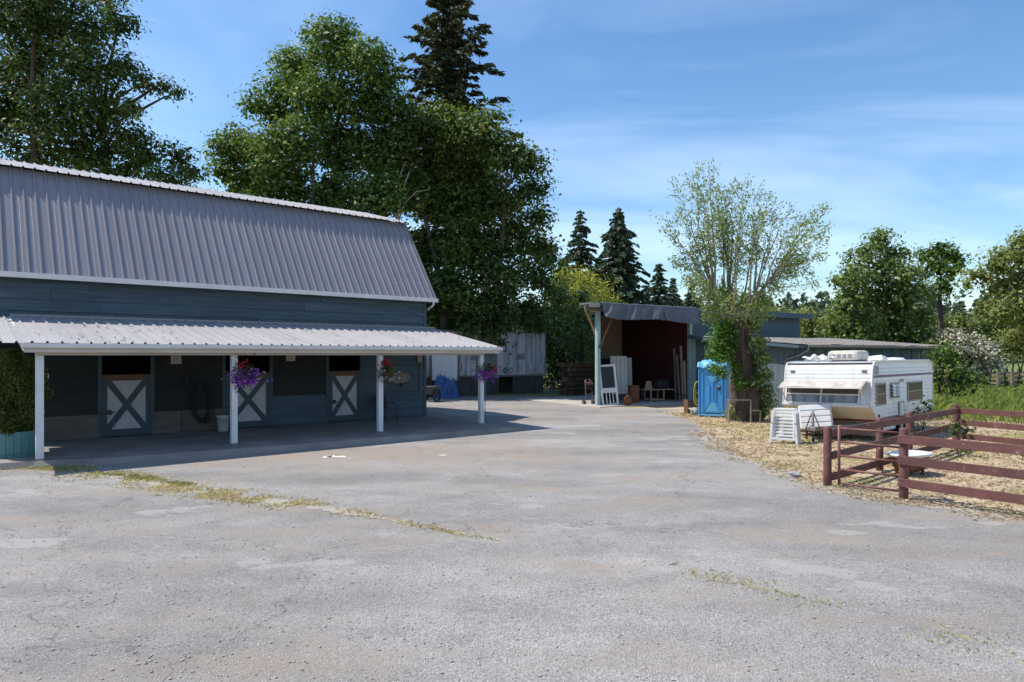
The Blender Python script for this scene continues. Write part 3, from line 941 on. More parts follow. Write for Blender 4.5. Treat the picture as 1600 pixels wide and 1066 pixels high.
# roof deck under the sheets, edge boards, gutter
dk = MB()
t = 0.05
dk.prism([(EAVE_Y + 0.03, EAVE_Z - 0.03), (BRK_Y, BRK_Z - 0.04), (RIDGE_Y, RIDGE_Z - 0.0), (2*RIDGE_Y - BRK_Y, BRK_Z - 0.04), (2*RIDGE_Y - EAVE_Y, EAVE_Z - 0.03),
          (2*RIDGE_Y - EAVE_Y - 0.06, EAVE_Z - 0.06), (2*RIDGE_Y - BRK_Y - 0.03, BRK_Z - 0.12), (RIDGE_Y, RIDGE_Z - 0.08), (BRK_Y + 0.03, BRK_Z - 0.12), (EAVE_Y + 0.09, EAVE_Z - 0.06)],
         'x', X0, XR - 0.01)
dk.build('roof_deck', MATS['old_shaded_board'], barn)
ec = MB()
sd = Vector((BRK_Y - EAVE_Y, BRK_Z - EAVE_Z)).normalized()
ec.prism([(EAVE_Y, EAVE_Z - 0.02), (BRK_Y - 0.02, BRK_Z - 0.06), (BRK_Y - 0.02 - sd.y * 0.035, BRK_Z - 0.06 + sd.x * 0.035 + 0.02), (EAVE_Y - sd.y * 0.035, EAVE_Z + sd.x * 0.035)],
         'x', XR - 0.005, XR + 0.03)
ec.build('edge_trim', MATS['roof_metal'], barn)
def gutter(x0, x1, y, z, parent, m='gutter_white', hh=0.13, ww=0.12):
    mb = MB()
    prof = [(y + ww/2, z + hh/2), (y + ww/2, z - hh/2), (y - ww/2 + 0.03, z - hh/2), (y - ww/2, z + hh/2 - 0.03), (y - ww/2, z + hh/2),
            (y - ww/2 + 0.012, z + hh/2), (y - ww/2 + 0.014, z + hh/2 - 0.02), (y - ww/2 + 0.04, z - hh/2 + 0.012), (y + ww/2 - 0.012, z - hh/2 + 0.012), (y + ww/2 - 0.012, z + hh/2)]
    mb.prism(prof, 'x', x0, x1)
    mb.bb(x0 - 0.004, x0, y - ww/2, y + ww/2, z - hh/2, z + hh/2); mb.bb(x1, x1 + 0.004, y - ww/2, y + ww/2, z - hh/2, z + hh/2)
    return mb.build('gutter', MATS[m], parent)
gutter(X0, XR + 0.05, EAVE_Y - 0.055, EAVE_Z - 0.055, barn, hh=0.14)
MB().bb(X0, 0.10, EAVE_Y + 0.06, -0.04, EAVE_Z - 0.115, EAVE_Z - 0.085).build('soffit', MATS['teal_board'], barn)
MB().tube([(0.06, EAVE_Y - 0.05, EAVE_Z - 0.12), (0.06, EAVE_Y - 0.04, EAVE_Z - 0.24), (0.07, -0.12, EAVE_Z - 0.36), (0.08, -0.06, EAVE_Z - 0.42)], 0.042, 10).build('downpipe', MATS['gutter_white'], barn, smooth=True)

# leaf litter on the porch roof is added below
# porch
PX0, PX1 = -13.22, 0.36
PY, PZ, PTZ = -4.20, 2.80, 3.60
sheet_row(PX0, PX1, 0.8487, PY - 0.06, PZ + 0.02, -0.02, PTZ, 'porch_metal', barn, seed=5)
MB().bb(PX0, PX1, -0.09, -0.036, PTZ - 0.01, PTZ + 0.06).build('flashing', MATS['roof_metal'], barn)
ps = (PTZ - PZ) / (0 - PY)
for i in range(23):
    x = PX0 + 0.12 + i * (PX1 - PX0 - 0.24) / 22
    MB().bar((x, PY + 0.06, PZ - 0.075), (x, -0.05, PTZ - 0.075), 0.045, 0.10).build('rafter', MATS['old_shaded_board'], barn)
MB().add([(PX0 + .02, PY + .05, PZ - .012), (PX1 - .02, PY + .05, PZ - .012), (PX1 - .02, -.05, PTZ - .012), (PX0 + .02, -.05, PTZ - .012)], [(0, 1, 2, 3)]).build('porch_deck', MATS['old_shaded_board'], barn, solid=0.012)
for x in (PX0 - 0.012, PX1 + 0.012):
    MB().bar((x, PY - 0.02, PZ - 0.075), (x, -0.02, PTZ - 0.075), 0.03, 0.17).build('barge_board', MATS['white_paint'], barn, bevel=0.004)
gutter(PX0 - 0.03, PX1 + 0.05, PY - 0.055, PZ - 0.035, barn, hh=0.10)
MB().bb(PX0, PX1, PY + 0.02, PY + 0.045, PZ - 0.19, PZ - 0.005).build('fascia', MATS['beam_paint'], barn)
for a, b in ((-12.98, -8.57), (-8.565, -4.14), (-4.135, -0.06)):
    MB().bb(a, b, -3.89, -3.75, 2.545, 2.715).build('beam', MATS['beam_paint'], barn, bevel=0.006)
for i, x in enumerate((-12.90, -8.57, -4.14, -0.17)):
    p = MB().bb(x - 0.078, x + 0.078, -3.90, -3.745, SLAB + 0.02, 2.543).build('post', MATS['white_paint'], barn, bevel=0.008)
    MB().bb(x - 0.092, x + 0.092, -3.915, -3.73, SLAB, SLAB + 0.022).build('post_foot', MATS['concrete'], p)
# blue hose strap running down the last post
MB().tube([(-0.07, -3.93, 2.3), (-0.072, -3.93, 1.4), (-0.07, -3.93, 0.6), (-0.05, -3.94, 0.28), (0.05, -3.95, 0.19)], 0.012, 6).build('water_pipe', MATS['blue_tarp'], barn, smooth=True)

lr_ = np.random.default_rng(17); n_ = 130
ly = lr_.uniform(-4.1, -0.2, n_); lx_ = np.where(lr_.random(n_) < 0.5, lr_.normal(-11.2, 0.7, n_), lr_.uniform(PX0 + 0.2, PX1 - 0.2, n_))
lt_ = tag(leaves('leaf_litter', np.stack([lx_, ly, PZ + (ly - PY) * (PTZ - PZ) / (-PY) + 0.055], 1), lr_.uniform(0.05, 0.11, n_), lr_.random(n_), 'leaf_litter', None, lr_, nrm=np.tile(np.array([0, -0.19, 1.0]) * 4, (n_, 1))),
           'dark dead leaves lying on the porch roof', 'leaves', None, 'stuff')
lt_.location = (B.C.x, B.C.y, 0); lt_.rotation_euler = (0, 0, B.rz)
# stall doors: lower leaf with crossed braces, open dark top
def stall_door(x0, x1, label_latch=False):
    w = x1 - x0; z0, z1 = SLAB + 0.03, 1.93
    f = MB()
    d0 = MB().bb(x0, x1, -0.03, 0.03, z0, z1).build('door', MATS['door_white'], barn)
    st = 0.13
    for (a, b, c, e, nm) in ((x0, x0 + st, z0, z1, 'stile'), (x1 - st, x1, z0, z1, 'stile')):
        MB().bb(a, b, -0.057, -0.031, c, e).build(nm, MATS['teal_trim'], d0)
    MB().bb(x0 + st, x1 - st, -0.056, -0.031, z0, z0 + 0.20).build('rail', MATS['teal_trim'], d0)
    MB().bb(x0 + st, x1 - st, -0.056, -0.031, z1 - 0.13, z1).build('rail', MATS['wood_brown'], d0)
    xi0, xi1, zi0, zi1 = x0 + st, x1 - st, z0 + 0.18, z1 - 0.11
    MB().bar((xi0, -0.045, zi0), (xi1, -0.045, zi1), 0.024, 0.15, up=(0, -1, 0)).v
    def brace(p, q, y):
        p, q = Vector(p), Vector(q); dd = (q - p).normalized(); s = Vector((-dd.y, dd.x)) * 0.078
        poly = [p + s, p - s, q - s, q + s]
        MB().prism([(k.x, k.y) for k in poly], 'y', y, y + 0.02).build('brace', MATS['teal_trim'], d0)
    brace((xi0 - 0.02, zi0 - 0.02), (xi1 + 0.02, zi1 + 0.02), -0.0535)
    brace((xi0 - 0.02, zi1 + 0.02), (xi1 + 0.02, zi0 - 0.02), -0.0545)
    MB().bb(x0 - 0.10, x0 - 0.005, -0.05, 0.0, SLAB, OPEN_TOP).build('door_frame', MATS['teal_board'], barn)
    MB().bb(x1 + 0.005, x1 + 0.10, -0.05, 0.0, SLAB, OPEN_TOP).build('door_frame', MATS['teal_board'], barn)
    MB().bb(x0 - 0.02, x1 + 0.02, -0.08, 0.05, z1 + 0.002, z1 + 0.045).build('door_cap', MATS['wood_brown'], d0)
    lt = MB().bb(x0 - 0.07, x0 + 0.30, -0.085, -0.062, 0.86, 0.90)
    lt.bb(x0 + 0.14, x0 + 0.24, -0.095, -0.062, 0.81, 0.95)
    lt.build('latch', MATS['iron'], d0)
    return d0
for a, b in DOORS: stall_door(a, b)
# closed shutter frames between the stalls
for x0, x1 in ((-9.45, -8.25), (-5.75, -4.65)):
    s = MB().bb(x0, x1, -0.06, -0.036, 2.05, 3.05).build('shutter', MATS['old_shaded_board'], barn)
    fr = MB()
    fr.bb(x0 - .06, x0, -.075, -.036, 1.99, 3.1); fr.bb(x1, x1 + .06, -.075, -.036, 1.99, 3.1); fr.bb(x0, x1, -.074, -.036, 1.99, 2.05)
    fr.build('shutter_frame', MATS['old_shaded_board'], s)
# paper notices
def notice(px, py, w, h, label):
    q = B.on_y(px, py, -0.07)
    o = MB().bb(-w/2, w/2, -0.004, 0.004, -h/2, h/2).build('paper_notice', MATS['paper'])
    o.location = B.world(q.x, -0.085, q.z); o.rotation_euler = (0, 0, B.rz)
    # faint rows of dark writing
    ln = MB()
    for k in range(6): ln.bb(-w * 0.4, w * (0.15 + 0.22 * ((k * 7) % 3) / 2), -0.0065, -0.0045, h * 0.36 - k * h * 0.13, h * 0.36 - k * h * 0.13 + h * 0.028)
    ln.build('writing', MATS['iron'], o)
    return tag(o, label, 'notice', 'notices pinned on the stable wall')
notice(275, 560, 0.30, 0.34, 'beige paper notice on the shutter between first and second stall doors')
notice(454, 558, 0.32, 0.28, 'pale paper notice between the second and third stall doors')
notice(73, 588, 0.10, 0.16, 'tiny pale card just right of the first porch post')

# hose coil and dark halter hung on the wall
hs = thing('garden_hose', 'black garden hose coiled on the stable wall beside white bucket', 'hose', B.world(-8.33, -0.10, 1.55), B.rz)
hm = MB(); hr = random.Random(3)
for k in range(6):
    ox, oz = hr.uniform(-0.05, 0.05), hr.uniform(-0.03, 0.04)
    pts = []
    for i in range(29):
        t = 2 * math.pi * i / 28
        pts.append((ox + math.sin(t) * (0.19 + 0.015 * k), -0.03 - 0.018 * k, oz - 0.50 + math.cos(t) * (0.50 + 0.03 * k)))
    hm.tube(pts, 0.016, 6, cap=False)
hm.build('coil', MATS['rubber'], hs, smooth=True)
MB().tube([(-0.18, -0.06, 0.52), (-0.30, -0.05, 0.35), (-0.32, -0.04, -0.2), (-0.31, -0.05, -0.8), (-0.16, -0.08, -1.05), (0.03, -0.08, -1.08)], 0.015, 6).build('loose_end', MATS['rubber'], hs, smooth=True)
MB().box((0, 0.02, 0.05), (0.10, 0.14, 0.08)).build('hook', MATS['iron'], hs, bevel=0.01)
ht = thing('lead_rope', 'dark lead rope looped on a wall hook above the coiled hose', 'rope', B.world(-8.72, -0.08, 2.10), B.rz)
lm = MB()
for k in range(3):
    pts = [(math.sin(2*math.pi*i/20) * (0.07 + .02*k), -0.02*k, -0.28 + math.cos(2*math.pi*i/20) * (0.26 + .03 * k)) for i in range(21)]
    lm.tube(pts, 0.013, 6, cap=False)
lm.build('loop', MATS['iron'], ht, smooth=True)
MB().tube([(0, 0.06, 0.0), (0, -0.06, 0.0), (0, -0.07, 0.04)], 0.01, 6).build('hook', MATS['iron'], ht)

# white bucket
bk = thing('bucket', 'white plastic bucket standing under the porch by the second post', 'bucket', B.world(-7.82, -0.42, SLAB), B.rz)
MB().lathe([(0.150, 0.0), (0.178, 0.46), (0.190, 0.462), (0.190, 0.485), (0.170, 0.485), (0.145, 0.03), (0.0, 0.03)], 24).build('body', MATS['white_plastic'], bk, smooth=True)
MB().tube([(0.17 * math.cos(t), -0.10 * abs(math.sin(t)) - 0.09 * abs(math.sin(t)), 0.45 - 0.13 * math.sin(t)) for t in [math.pi * i / 12 for i in range(13)]], 0.005, 5).build('handle', MATS['iron'], bk)

# black tubular chair behind the third post
q = B.on_y(612, 655, -0.75)
ch = thing('patio_chair', 'black metal patio chair against the barn wall behind the third post', 'chair', B.world(-2.20, -0.72, SLAB), B.rz + R(12))
for s in (-1, 1):
    MB().tube([(0.28 * s, -0.34, 0), (0.28 * s, -0.31, 0.42), (0.28 * s, -0.26, 0.60), (0.28 * s, -0.12, 0.66), (0.28 * s, 0.18, 0.63), (0.26 * s, 0.27, 0.62)], 0.013, 8).build('armrest', MATS['iron'], ch, smooth=True)
    MB().tube([(0.25 * s, 0.36, 0), (0.25 * s, 0.20, 0.42), (0.24 * s, 0.30, 0.95)], 0.013, 8).build('leg', MATS['iron'], ch, smooth=True)
MB().box((0, -0.02, 0.41), (0.5, 0.48, 0.02), (R(-4), 0, 0)).build('seat', MATS['rubber'], ch)
MB().box((0, 0.255, 0.68), (0.48, 0.015, 0.52), (R(-10), 0, 0)).build('backrest', MATS['rubber'], ch)

# carved wooden fish plaque, and a long-handled shovel on the wall
q = B.on_y(625, 591, -0.05)
fs = thing('wall_plaque', 'grey carved wooden fish plaque on teal boards behind third hanging basket', 'plaque', B.world(q.x, -0.06, q.z), B.rz)
pl = [(-0.62, 0.02), (-0.45, 0.16), (-0.1, 0.24), (0.2, 0.21), (0.40, 0.10), (0.46, 0.0), (0.38, -0.10), (0.1, -0.18), (-0.2, -0.20), (-0.5, -0.14)]
MB().prism(pl, 'y', -0.035, 0.025).build('body', MATS['wood_grey'], fs, bevel=0.01)
MB().prism([(-0.6, 0.0), (-0.82, 0.16), (-0.80, -0.14)], 'y', -0.03, 0.02).build('tail', MATS['wood_grey'], fs)
MB().prism([(0.0, -0.182), (0.2, -0.17), (0.16, -0.32), (0.03, -0.30)], 'y', -0.03, 0.02).build('fin', MATS['iron'], fs)
q = B.on_y(655, 560, -0.05)
sh = thing('shovel', 'wooden-handled shovel hung blade up near the barn corner', 'shovel', B.world(q.x, -0.07, SLAB), B.rz)
MB().tube([(0, 0, 1.05), (0.01, -0.01, 2.15)], [0.016, 0.018], 8).build('handle', MATS['wood_brown'], sh, smooth=True)
MB().prism([(-0.10, 2.12), (0.10, 2.12), (0.115, 2.36), (0.06, 2.50), (-0.06, 2.50), (-0.115, 2.36)], 'y', -0.02, 0.0).build('blade', MATS['tan_ply'], sh, bevel=0.006)
MB().tube([(-0.06, 0, 1.03), (0.06, 0, 1.03)], 0.015, 6).build('grip', MATS['wood_brown'], sh)

# hanging flower baskets
def basket(x, z, label, seed, mix, r=0.30, dx=0.18):
    rng = np.random.default_rng(seed)
    t = thing('hanging_basket', label, 'flower basket', B.world(x + dx, -4.02, z), B.rz, 'flower baskets hung on the porch posts')
    MB().lathe([(0.02, -0.20), (0.10, -0.18), (0.16, -0.08), (0.18, 0.0), (0.165, 0.0), (0.02, -0.03)], 14).build('pot', MATS['rust'], t, smooth=True)
    hg = MB()
    for k in range(3):
        a = 2 * math.pi * k / 3
        hg.tube([(0.17 * math.cos(a), 0.17 * math.sin(a), 0), (0, 0, 0.42)], 0.004, 4)
    hg.tube([(0, 0, 0.42), (0.0, 0.0, 0.47), (-dx * 0.5, 0.02, 0.50), (-dx, 0.08, 0.48)], 0.007, 6)
    hg.build('hanger', MATS['iron'], t)
    n = 420
    P = rng.normal(size=(n, 3)) * np.array([0.17, 0.15, 0.15]) + np.array([0, 0, 0.02])
    leaves('foliage', P, rng.uniform(0.05, 0.10, n), rng.uniform(0, 0.7, n), 'leaf_dark', t, rng)
    for (m, cx, cz, sx, sz, k, nm) in mix:
        P = rng.normal(size=(k, 3)) * np.array([sx, 0.13, sz]) + np.array([cx, -0.04, cz])
        tag(leaves(nm, P, rng.uniform(0.045, 0.085, k), rng.uniform(0, 1, k), m, t, rng, asp=0.95), None, None, None, 'stuff')
basket(-8.57, 2.00, 'largest basket of bright purple and red flowers, on second porch post', 1,
       [('petal_purple', 0.02, -0.06, 0.17, 0.11, 620, 'purple_flowers'), ('petal_red', -0.06, 0.27, 0.10, 0.07, 60, 'red_flowers')], dx=0.20)
basket(-4.14, 2.02, 'sparse leafy basket with one red bloom, on third porch post', 2,
       [('petal_pale', 0.05, -0.12, 0.18, 0.09, 120, 'pale_flowers'), ('petal_red', -0.05, 0.28, 0.07, 0.06, 60, 'red_flowers'), ('leaf_fresh', 0.06, -0.02, 0.07, 0.05, 60, 'fresh_leaves')], dx=0.14)
basket(-0.17, 1.96, 'purple and crimson flower basket on the last porch post', 3,
       [('petal_purple', -0.05, -0.10, 0.20, 0.10, 300, 'purple_flowers'), ('petal_red', 0.22, 0.10, 0.08, 0.07, 90, 'red_flowers')], dx=0.12)

# clipped cedar in a teal half-barrel, at the left edge
pb = gp(18, 712, SLAB)
tb = thing('barrel_planter', 'weathered teal half-barrel planter at the left end of porch', 'planter', pb)
rr = 0.56
for k in range(22):
    a0, a1 = 2 * math.pi * k / 22 + 0.008, 2 * math.pi * (k + 1) / 22 - 0.008
    st = MB(); prof = [(0.90, 0.0), (0.97, 0.25), (1.0, 0.42), (0.98, 0.60)]
    vs = []
    for f, z in prof:
        for (a, r_) in ((a0, rr * f), (a1, rr * f), (a1, rr * f - 0.035), (a0, rr * f - 0.035)): vs.append((r_ * math.cos(a), r_ * math.sin(a), z))
    fsx = [(0, 3, 2, 1), (12, 13, 14, 15)]
    for j in range(3):
        for e in range(4): fsx.append((4*j + e, 4*j + (e+1) % 4, 4*j + 4 + (e+1) % 4, 4*j + 4 + e))
    st.add(vs, fsx).build('stave', MATS['tub_teal'], tb)
for z, f in ((0.14, 0.95), (0.46, 1.008)):
    MB().lathe([(rr * f, z - 0.02), (rr * f + 0.008, z - 0.02), (rr * f + 0.008, z + 0.02), (rr * f, z + 0.02)], 28, close=False).build('hoop', MATS['tub_teal'], tb)
MB().lathe([(0.0, 0.50), (rr * 0.93, 0.50), (rr * 0.9, 0.05), (0, 0.02)], 22).build('soil', MATS['soil'], tb)
cd = thing('cedar_shrub', 'dense olive-green cedar shrub growing in the teal barrel', 'shrub', pb + Vector((0, 0, 0.5)))
rng = np.random.default_rng(5)
n = 40000
zz = rng.random(n) ** 0.9 * 2.02
rad = 0.62 * np.clip(np.minimum(1.0, (2.12 - zz) / 0.55), 0.2, 1) * np.minimum(1, 0.72 + zz * 0.5)
a = rng.uniform(0, 6.283, n)
lump = 1 + 0.16 * np.sin(a * 5 + zz * 4) + 0.12 * np.sin(a * 3 - zz * 7) + 0.08 * np.sin(zz * 15 + a)
q = rad * lump * (0.55 + 0.5 * rng.random(n) ** 0.5)
P = np.stack([np.cos(a) * q, np.sin(a) * q, zz], 1)
leaves('foliage', P, rng.uniform(0.05, 0.11, n), 0.42 + rng.normal(0, 0.2, n) + 0.15 * (zz > 1.6), 'cedar', cd, rng, asp=0.4, axis=np.stack([np.cos(a), np.sin(a), np.full(n, 0.8)], 1), spread=0.9)
MB().tube([(0, 0, -0.05), (0.03, 0.02, 0.6), (0, 0, 1.7)], [0.05, 0.04, 0.01], 8).build('stem', MATS['bark_dark'], cd, smooth=True)

# ------------------------------------------------------------------ pole shed with lean-to
S = Frame(gp(934, 634.8), 32.4)
XO, XE = 6.53, 16.3                 # right post of the open bay, end of the closed part
shed = thing('pole_shed', 'open-fronted blue shed with flat roof and low lean-to', 'shed', (S.C.x, S.C.y, 0), S.rz)
ap = MB().bb(-0.6, 8.6, -0.9, 6.6, -0.1, 0.05).build('shed_apron', MATS['apron'], bevel=0.02)
ap.location = (S.C.x, S.C.y, 0); ap.rotation_euler = (0, 0, S.rz); tag(ap, None, None, None, 'structure')
RZ = 5.05
for x in (0.0, XO):
    MB().bb(x - 0.10, x + 0.10, -0.10, 0.10, 0.05, RZ - 0.30).build('post', MATS['post_green'], shed, bevel=0.006)
for x, y in ((XO, 6.2),):
    MB().bb(x - 0.09, x + 0.09, y - 0.09, y + 0.09, 0.05, RZ - 0.2).build('post', MATS['wood_grey'], shed)
MB().bb(-0.9, XO + 0.1, -0.14, -0.06, RZ - 0.30, RZ - 0.05).build('header_beam', MATS['wood_grey'], shed)
BY = 5.6
xl = S.on_y(941, 560, BY).x
rf = MB().prism([(-0.85, -0.45), (XE + 0.7, -0.45), (XE + 0.7, 6.9), (xl - 0.1, 6.9), (xl - 0.3, BY), (0.0, 0.9), (-0.85, 0.4)], 'z', RZ, RZ + 0.07).build('roof', MATS['old_sheet'], shed)
_wd = Vector((xl - 0.15, BY)) - Vector((0.14, 0.12))
MB().bar((0.14, 0.12, (RZ + 0.03) / 2), (xl - 0.12, BY, (RZ + 0.03) / 2), 0.04, RZ - 0.05).build('shading_side_wall', MATS['old_shaded_board'], shed)  # unseen edge-on wall, added to keep light out of the bay
MB().bb(-0.90, -0.25, -0.50, -0.46, RZ - 0.16, RZ + 0.075).build('fascia', MATS['steel_grey'], rf)
MB().bb(XO, XE + 0.72, -0.50, -0.455, RZ - 0.24, RZ + 0.08).build('fascia', MATS['shed_blue'], rf)
MB().bb(-0.85, -0.81, -0.45, 0.4, RZ - 0.16, RZ - 0.002).build('fascia', MATS['old_shaded_board'], rf)
for i in range(8):
    x = -0.7 + i * 0.98
    MB().bb(x - 0.025, x + 0.025, -0.4, 6.8 if x > xl else max(0.3, 0.9 + (x - 0.2) / (xl - 0.3) * (BY - 1.0)), RZ - 0.145, RZ - 0.003).build('rafter', MATS['old_shaded_board'], rf)
MB().bar((0.0, -0.13, 2.9), (0.95, -0.13, RZ - 0.32), 0.05, 0.11).build('brace', MATS['wood_brown'], shed)
MB().bar((0.0, 0.16, 3.6), (0.0, 0.95, RZ - 0.2), 0.05, 0.11).build('brace', MATS['wood_brown'], shed)
# inside: red board doors at the back, plywood panel, white trim
def wall_boards(x0, x1, y, z0, z1, w, m, nm, seed, parent=shed, axis='x', th=0.02):
    rr = random.Random(seed); n = max(1, int(round((x1 - x0) / w))); w = (x1 - x0) / n
    me = MB().bb(0.003, w - 0.003, -th, 0, z0, z1).mesh(nm, MATS[m]) if axis == 'x' else MB().bb(-th, 0, 0.003, w - 0.003, z0, z1).mesh(nm, MATS[m])
    for i in range(n):
        loc = (x0 + i * w, y + rr.uniform(-0.004, 0.004), 0) if axis == 'x' else (y + rr.uniform(-0.004, 0.004), x0 + i * w, 0)
        piece(nm, me, parent, loc)
xa = S.on_y(979, 560, BY).x
wall_boards(xa, 12.0, BY, 0.05, RZ - 0.03, 0.42, 'shed_red', 'red_board', 3)
for z in (1.25, 3.1): MB().bb(xa, 12.0, BY - 0.06, BY - 0.025, z, z + 0.14).build('cross_rail', MATS['shed_red'], shed)
MB().bb(xl - 0.1, xa - 0.1, BY - 0.03, BY, 2.45, RZ - 0.03).build('plywood_panel', MATS['tan_ply'], shed)
MB().bb(xl - 0.1, xa - 0.1, BY - 0.05, BY - 0.01, 2.36, 2.44).build('cross_rail', MATS['wood_grey'], shed)
MB().bb(xl - 0.1, xa - 0.1, BY - 0.02, BY, 0.05, 2.35).build('back_panel', MATS['old_shaded_board'], shed)
MB().bb(xa - 0.11, xa + 0.02, BY - 0.12, BY - 0.035, 2.4, RZ - 0.1).build('trim', MATS['white_paint'], shed)
# right inner wall of the bay and the closed part with its upper wall
wall_boards(0.12, 6.2, XO + 0.02, 0.05, RZ - 0.03, 0.30, 'shed_red', 'inner_board', 4, axis='y')
wall_boards(XO + 0.12, XE, -0.02, 3.3, RZ - 0.02, 0.30, 'shed_blue', 'wall_board', 5)
MB().bb(10.6, 14.6, -0.075, -0.045, 3.95, 4.52).build('wall_panel', MATS['shed_blue'], shed)
MB().bb(XE - 0.03, XE + 0.0, 0.0, 6.6, 0, RZ - 0.02).build('end_wall', MATS['shed_blue'], shed)
MB().bb(12.0, XE - 0.04, 6.55, 6.6, 0, RZ - 0.02).build('back_wall', MATS['shed_blue'], shed)
# lean-to: lit end wall on the left, shaded front wall, thin ribbed roof
LY, LX1 = -6.45, 19.2
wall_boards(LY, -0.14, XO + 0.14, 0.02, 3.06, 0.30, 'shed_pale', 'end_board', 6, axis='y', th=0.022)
lt = MB()
lt.add([(XO + 0.13, LY, 3.055), (XO + 0.13, -0.14, 3.055), (XO + 0.13, -0.14, 3.66), (XO + 0.13, LY, 3.06)], [(0, 1, 2, 3)])
lt.build('end_gable', MATS['shed_blue'], shed, solid=0.03)
MB().bb(XO + 0.04, XO + 0.16, -0.30, -0.145, 0.05, 3.64).build('corner_post', MATS['post_green'], shed)
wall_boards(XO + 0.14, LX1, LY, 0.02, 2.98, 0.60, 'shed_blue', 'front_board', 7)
MB().bb(LX1 - 0.03, LX1, LY, 0, 0.02, 2.95).build('end_wall', MATS['shed_blue'], shed)
for k in range(13):
    x = XO + 0.5 + k * 1.0
    MB().bb(x - 0.04, x + 0.04, LY - 0.055, LY - 0.022, 0.05, 2.98).build('batten', MATS['shed_blue'], shed)
LZ0, LZ1 = 3.04, 3.62
w_ = (LX1 + 0.3 - (XO - 0.35)) / 15
me = rib_sheet_mesh(w_, LY - 0.55, LZ0, -0.05, LZ1, 'old_sheet')
lr = random.Random(8)
for i in range(15):
    o = piece('roof_sheet', me, shed, (XO - 0.35 + i * w_, lr.uniform(-0.05, 0.05), 0.006 * (i % 2) + lr.uniform(0, 0.012)), (lr.uniform(-0.003, 0.003), lr.uniform(-0.004, 0.004), 0))
    md = o.modifiers.new("solid", 'SOLIDIFY'); md.thickness = 0.006; md.offset = -1
MB().bar((XO - 0.33, LY - 0.50, LZ0 - 0.10), (XO - 0.33, -0.16, LZ1 - 0.10), 0.03, 0.15).build('barge_board', MATS['shed_blue'], shed)
MB().bb(XO - 0.3, LX1 + 0.25, LY - 0.5, LY - 0.47, LZ0 - 0.16, LZ0 - 0.02).build('fascia', MATS['shed_blue'], shed)
MB().add([(XO - .3, LY - .46, LZ0 - .02), (LX1 + .2, LY - .46, LZ0 - .02), (LX1 + .2, -.05, LZ1 - .03), (XO - .3, -.05, LZ1 - .03)], [(0, 1, 2, 3)]).build('roof_deck', MATS['old_shaded_board'], shed, solid=0.012)
gutter(XO + 0.25, LX1 + 0.2, LY - 0.58, LZ0 - 0.06, shed, 'steel_grey', 0.11, 0.12)
MB().tube([(XO + 0.30, LY - 0.58, LZ0 - 0.11), (XO + 0.27, LY - 0.55, LZ0 - 0.26), (XO + 0.12, LY - 0.20, LZ0 - 0.50), (XO + 0.06, LY + 0.4, LZ0 - 0.68), (XO + 0.06, LY + 0.5, LZ0 - 0.9)], 0.045, 8).build('downpipe', MATS['steel_grey'], shed, smooth=True)

# dark tarpaulin hung over the front of the open bay
tp = MB()
rng = np.random.default_rng(12)
ph = rng.uniform(0, 6.28, 12)
def tarp(u, v):
    x = -0.20 + u * (XO + 0.15)
    drop = (0.80 + 0.12 * u + 0.05 * math.sin(u * 9)) * v
    sk = 0.20 * v * (1 if u < 0.62 else -0.3)              # the folds run aslant
    w = 0.0
    for i, f in enumerate((10, 17, 29, 41)):
        w += (1 - 2 * abs(math.sin((u + sk * (0.5 + 0.1 * i)) * f * 1.3 + ph[i])) ** 0.8) / (i + 1.0) * (0.6 + 0.4 * math.sin(u * 5 + i))
    amp = 0.15 * min(1, v * 2.0)
    if v < 0.12:
        t = v / 0.12
        return (x, -0.10 - 0.42 * t, RZ + 0.105 + 0.01 * math.sin(u * 40))
    vv = (v - 0.12) / 0.88
    return (x + sk * 0.15, -0.56 - amp * w * (0.35 + 0.65 * vv) - 0.34 * vv, RZ + 0.10 - (0.78 + 0.10 * u + 0.05 * math.sin(u * 9)) * vv)
tp.grid(tarp, 320, 20)
tpo = tp.build('tarpaulin', MATS['black_tarp'], smooth=True, solid=0.004)
tpo.location = (S.C.x, S.C.y, 0); tpo.rotation_euler = (0, 0, S.rz)
tag(tpo, 'dark grey tarpaulin hanging in folds over the open shed front', 'tarpaulin')

def sput(name, label, cat, px, py, rz=0.0, z=0.05, group=None):
    p = gp(px, py, z)
    return thing(name, label, cat, p, S.rz + rz, group)

# white screen door leaning at the left post
sd_ = sput('screen_door', 'white framed screen door leaning inside the open shed bay', 'door', 954, 633, R(-25))
tilt = (R(-10), R(-3), 0)
def tilted(mb, nm, m, par=sd_, rot=tilt):
    o = mb.build(nm, MATS[m], par); o.rotation_euler = rot; return o
W_, H_ = 0.86, 2.05
tilted(MB().bb(-W_/2, -W_/2 + 0.10, -0.02, 0.02, 0, H_), 'stile', 'white_plastic'); tilted(MB().bb(W_/2 - 0.10, W_/2, -0.02, 0.02, 0, H_), 'stile', 'white_plastic')
tilted(MB().bb(-W_/2 + 0.10, W_/2 - 0.10, -0.019, 0.019, H_ - 0.10, H_), 'top_rail', 'white_plastic'); tilted(MB().bb(-W_/2 + 0.10, W_/2 - 0.10, -0.019, 0.019, 0, 0.06), 'bottom_rail', 'white_plastic')
tilted(MB().bb(-W_/2 + 0.10, W_/2 - 0.10, -0.019, 0.019, 0.62, 0.86), 'mid_rail', 'sheet_white')
tilted(MB().bb(-W_/2 + 0.10, W_/2 - 0.10, -0.004, 0.004, 0.86, H_ - 0.10), 'mesh_panel', 'iron')
for k in (-0.17, 0.0, 0.17): tilted(MB().bb(k - 0.02, k + 0.02, -0.015, 0.015, 0.06, 0.62), 'spindle', 'white_plastic')
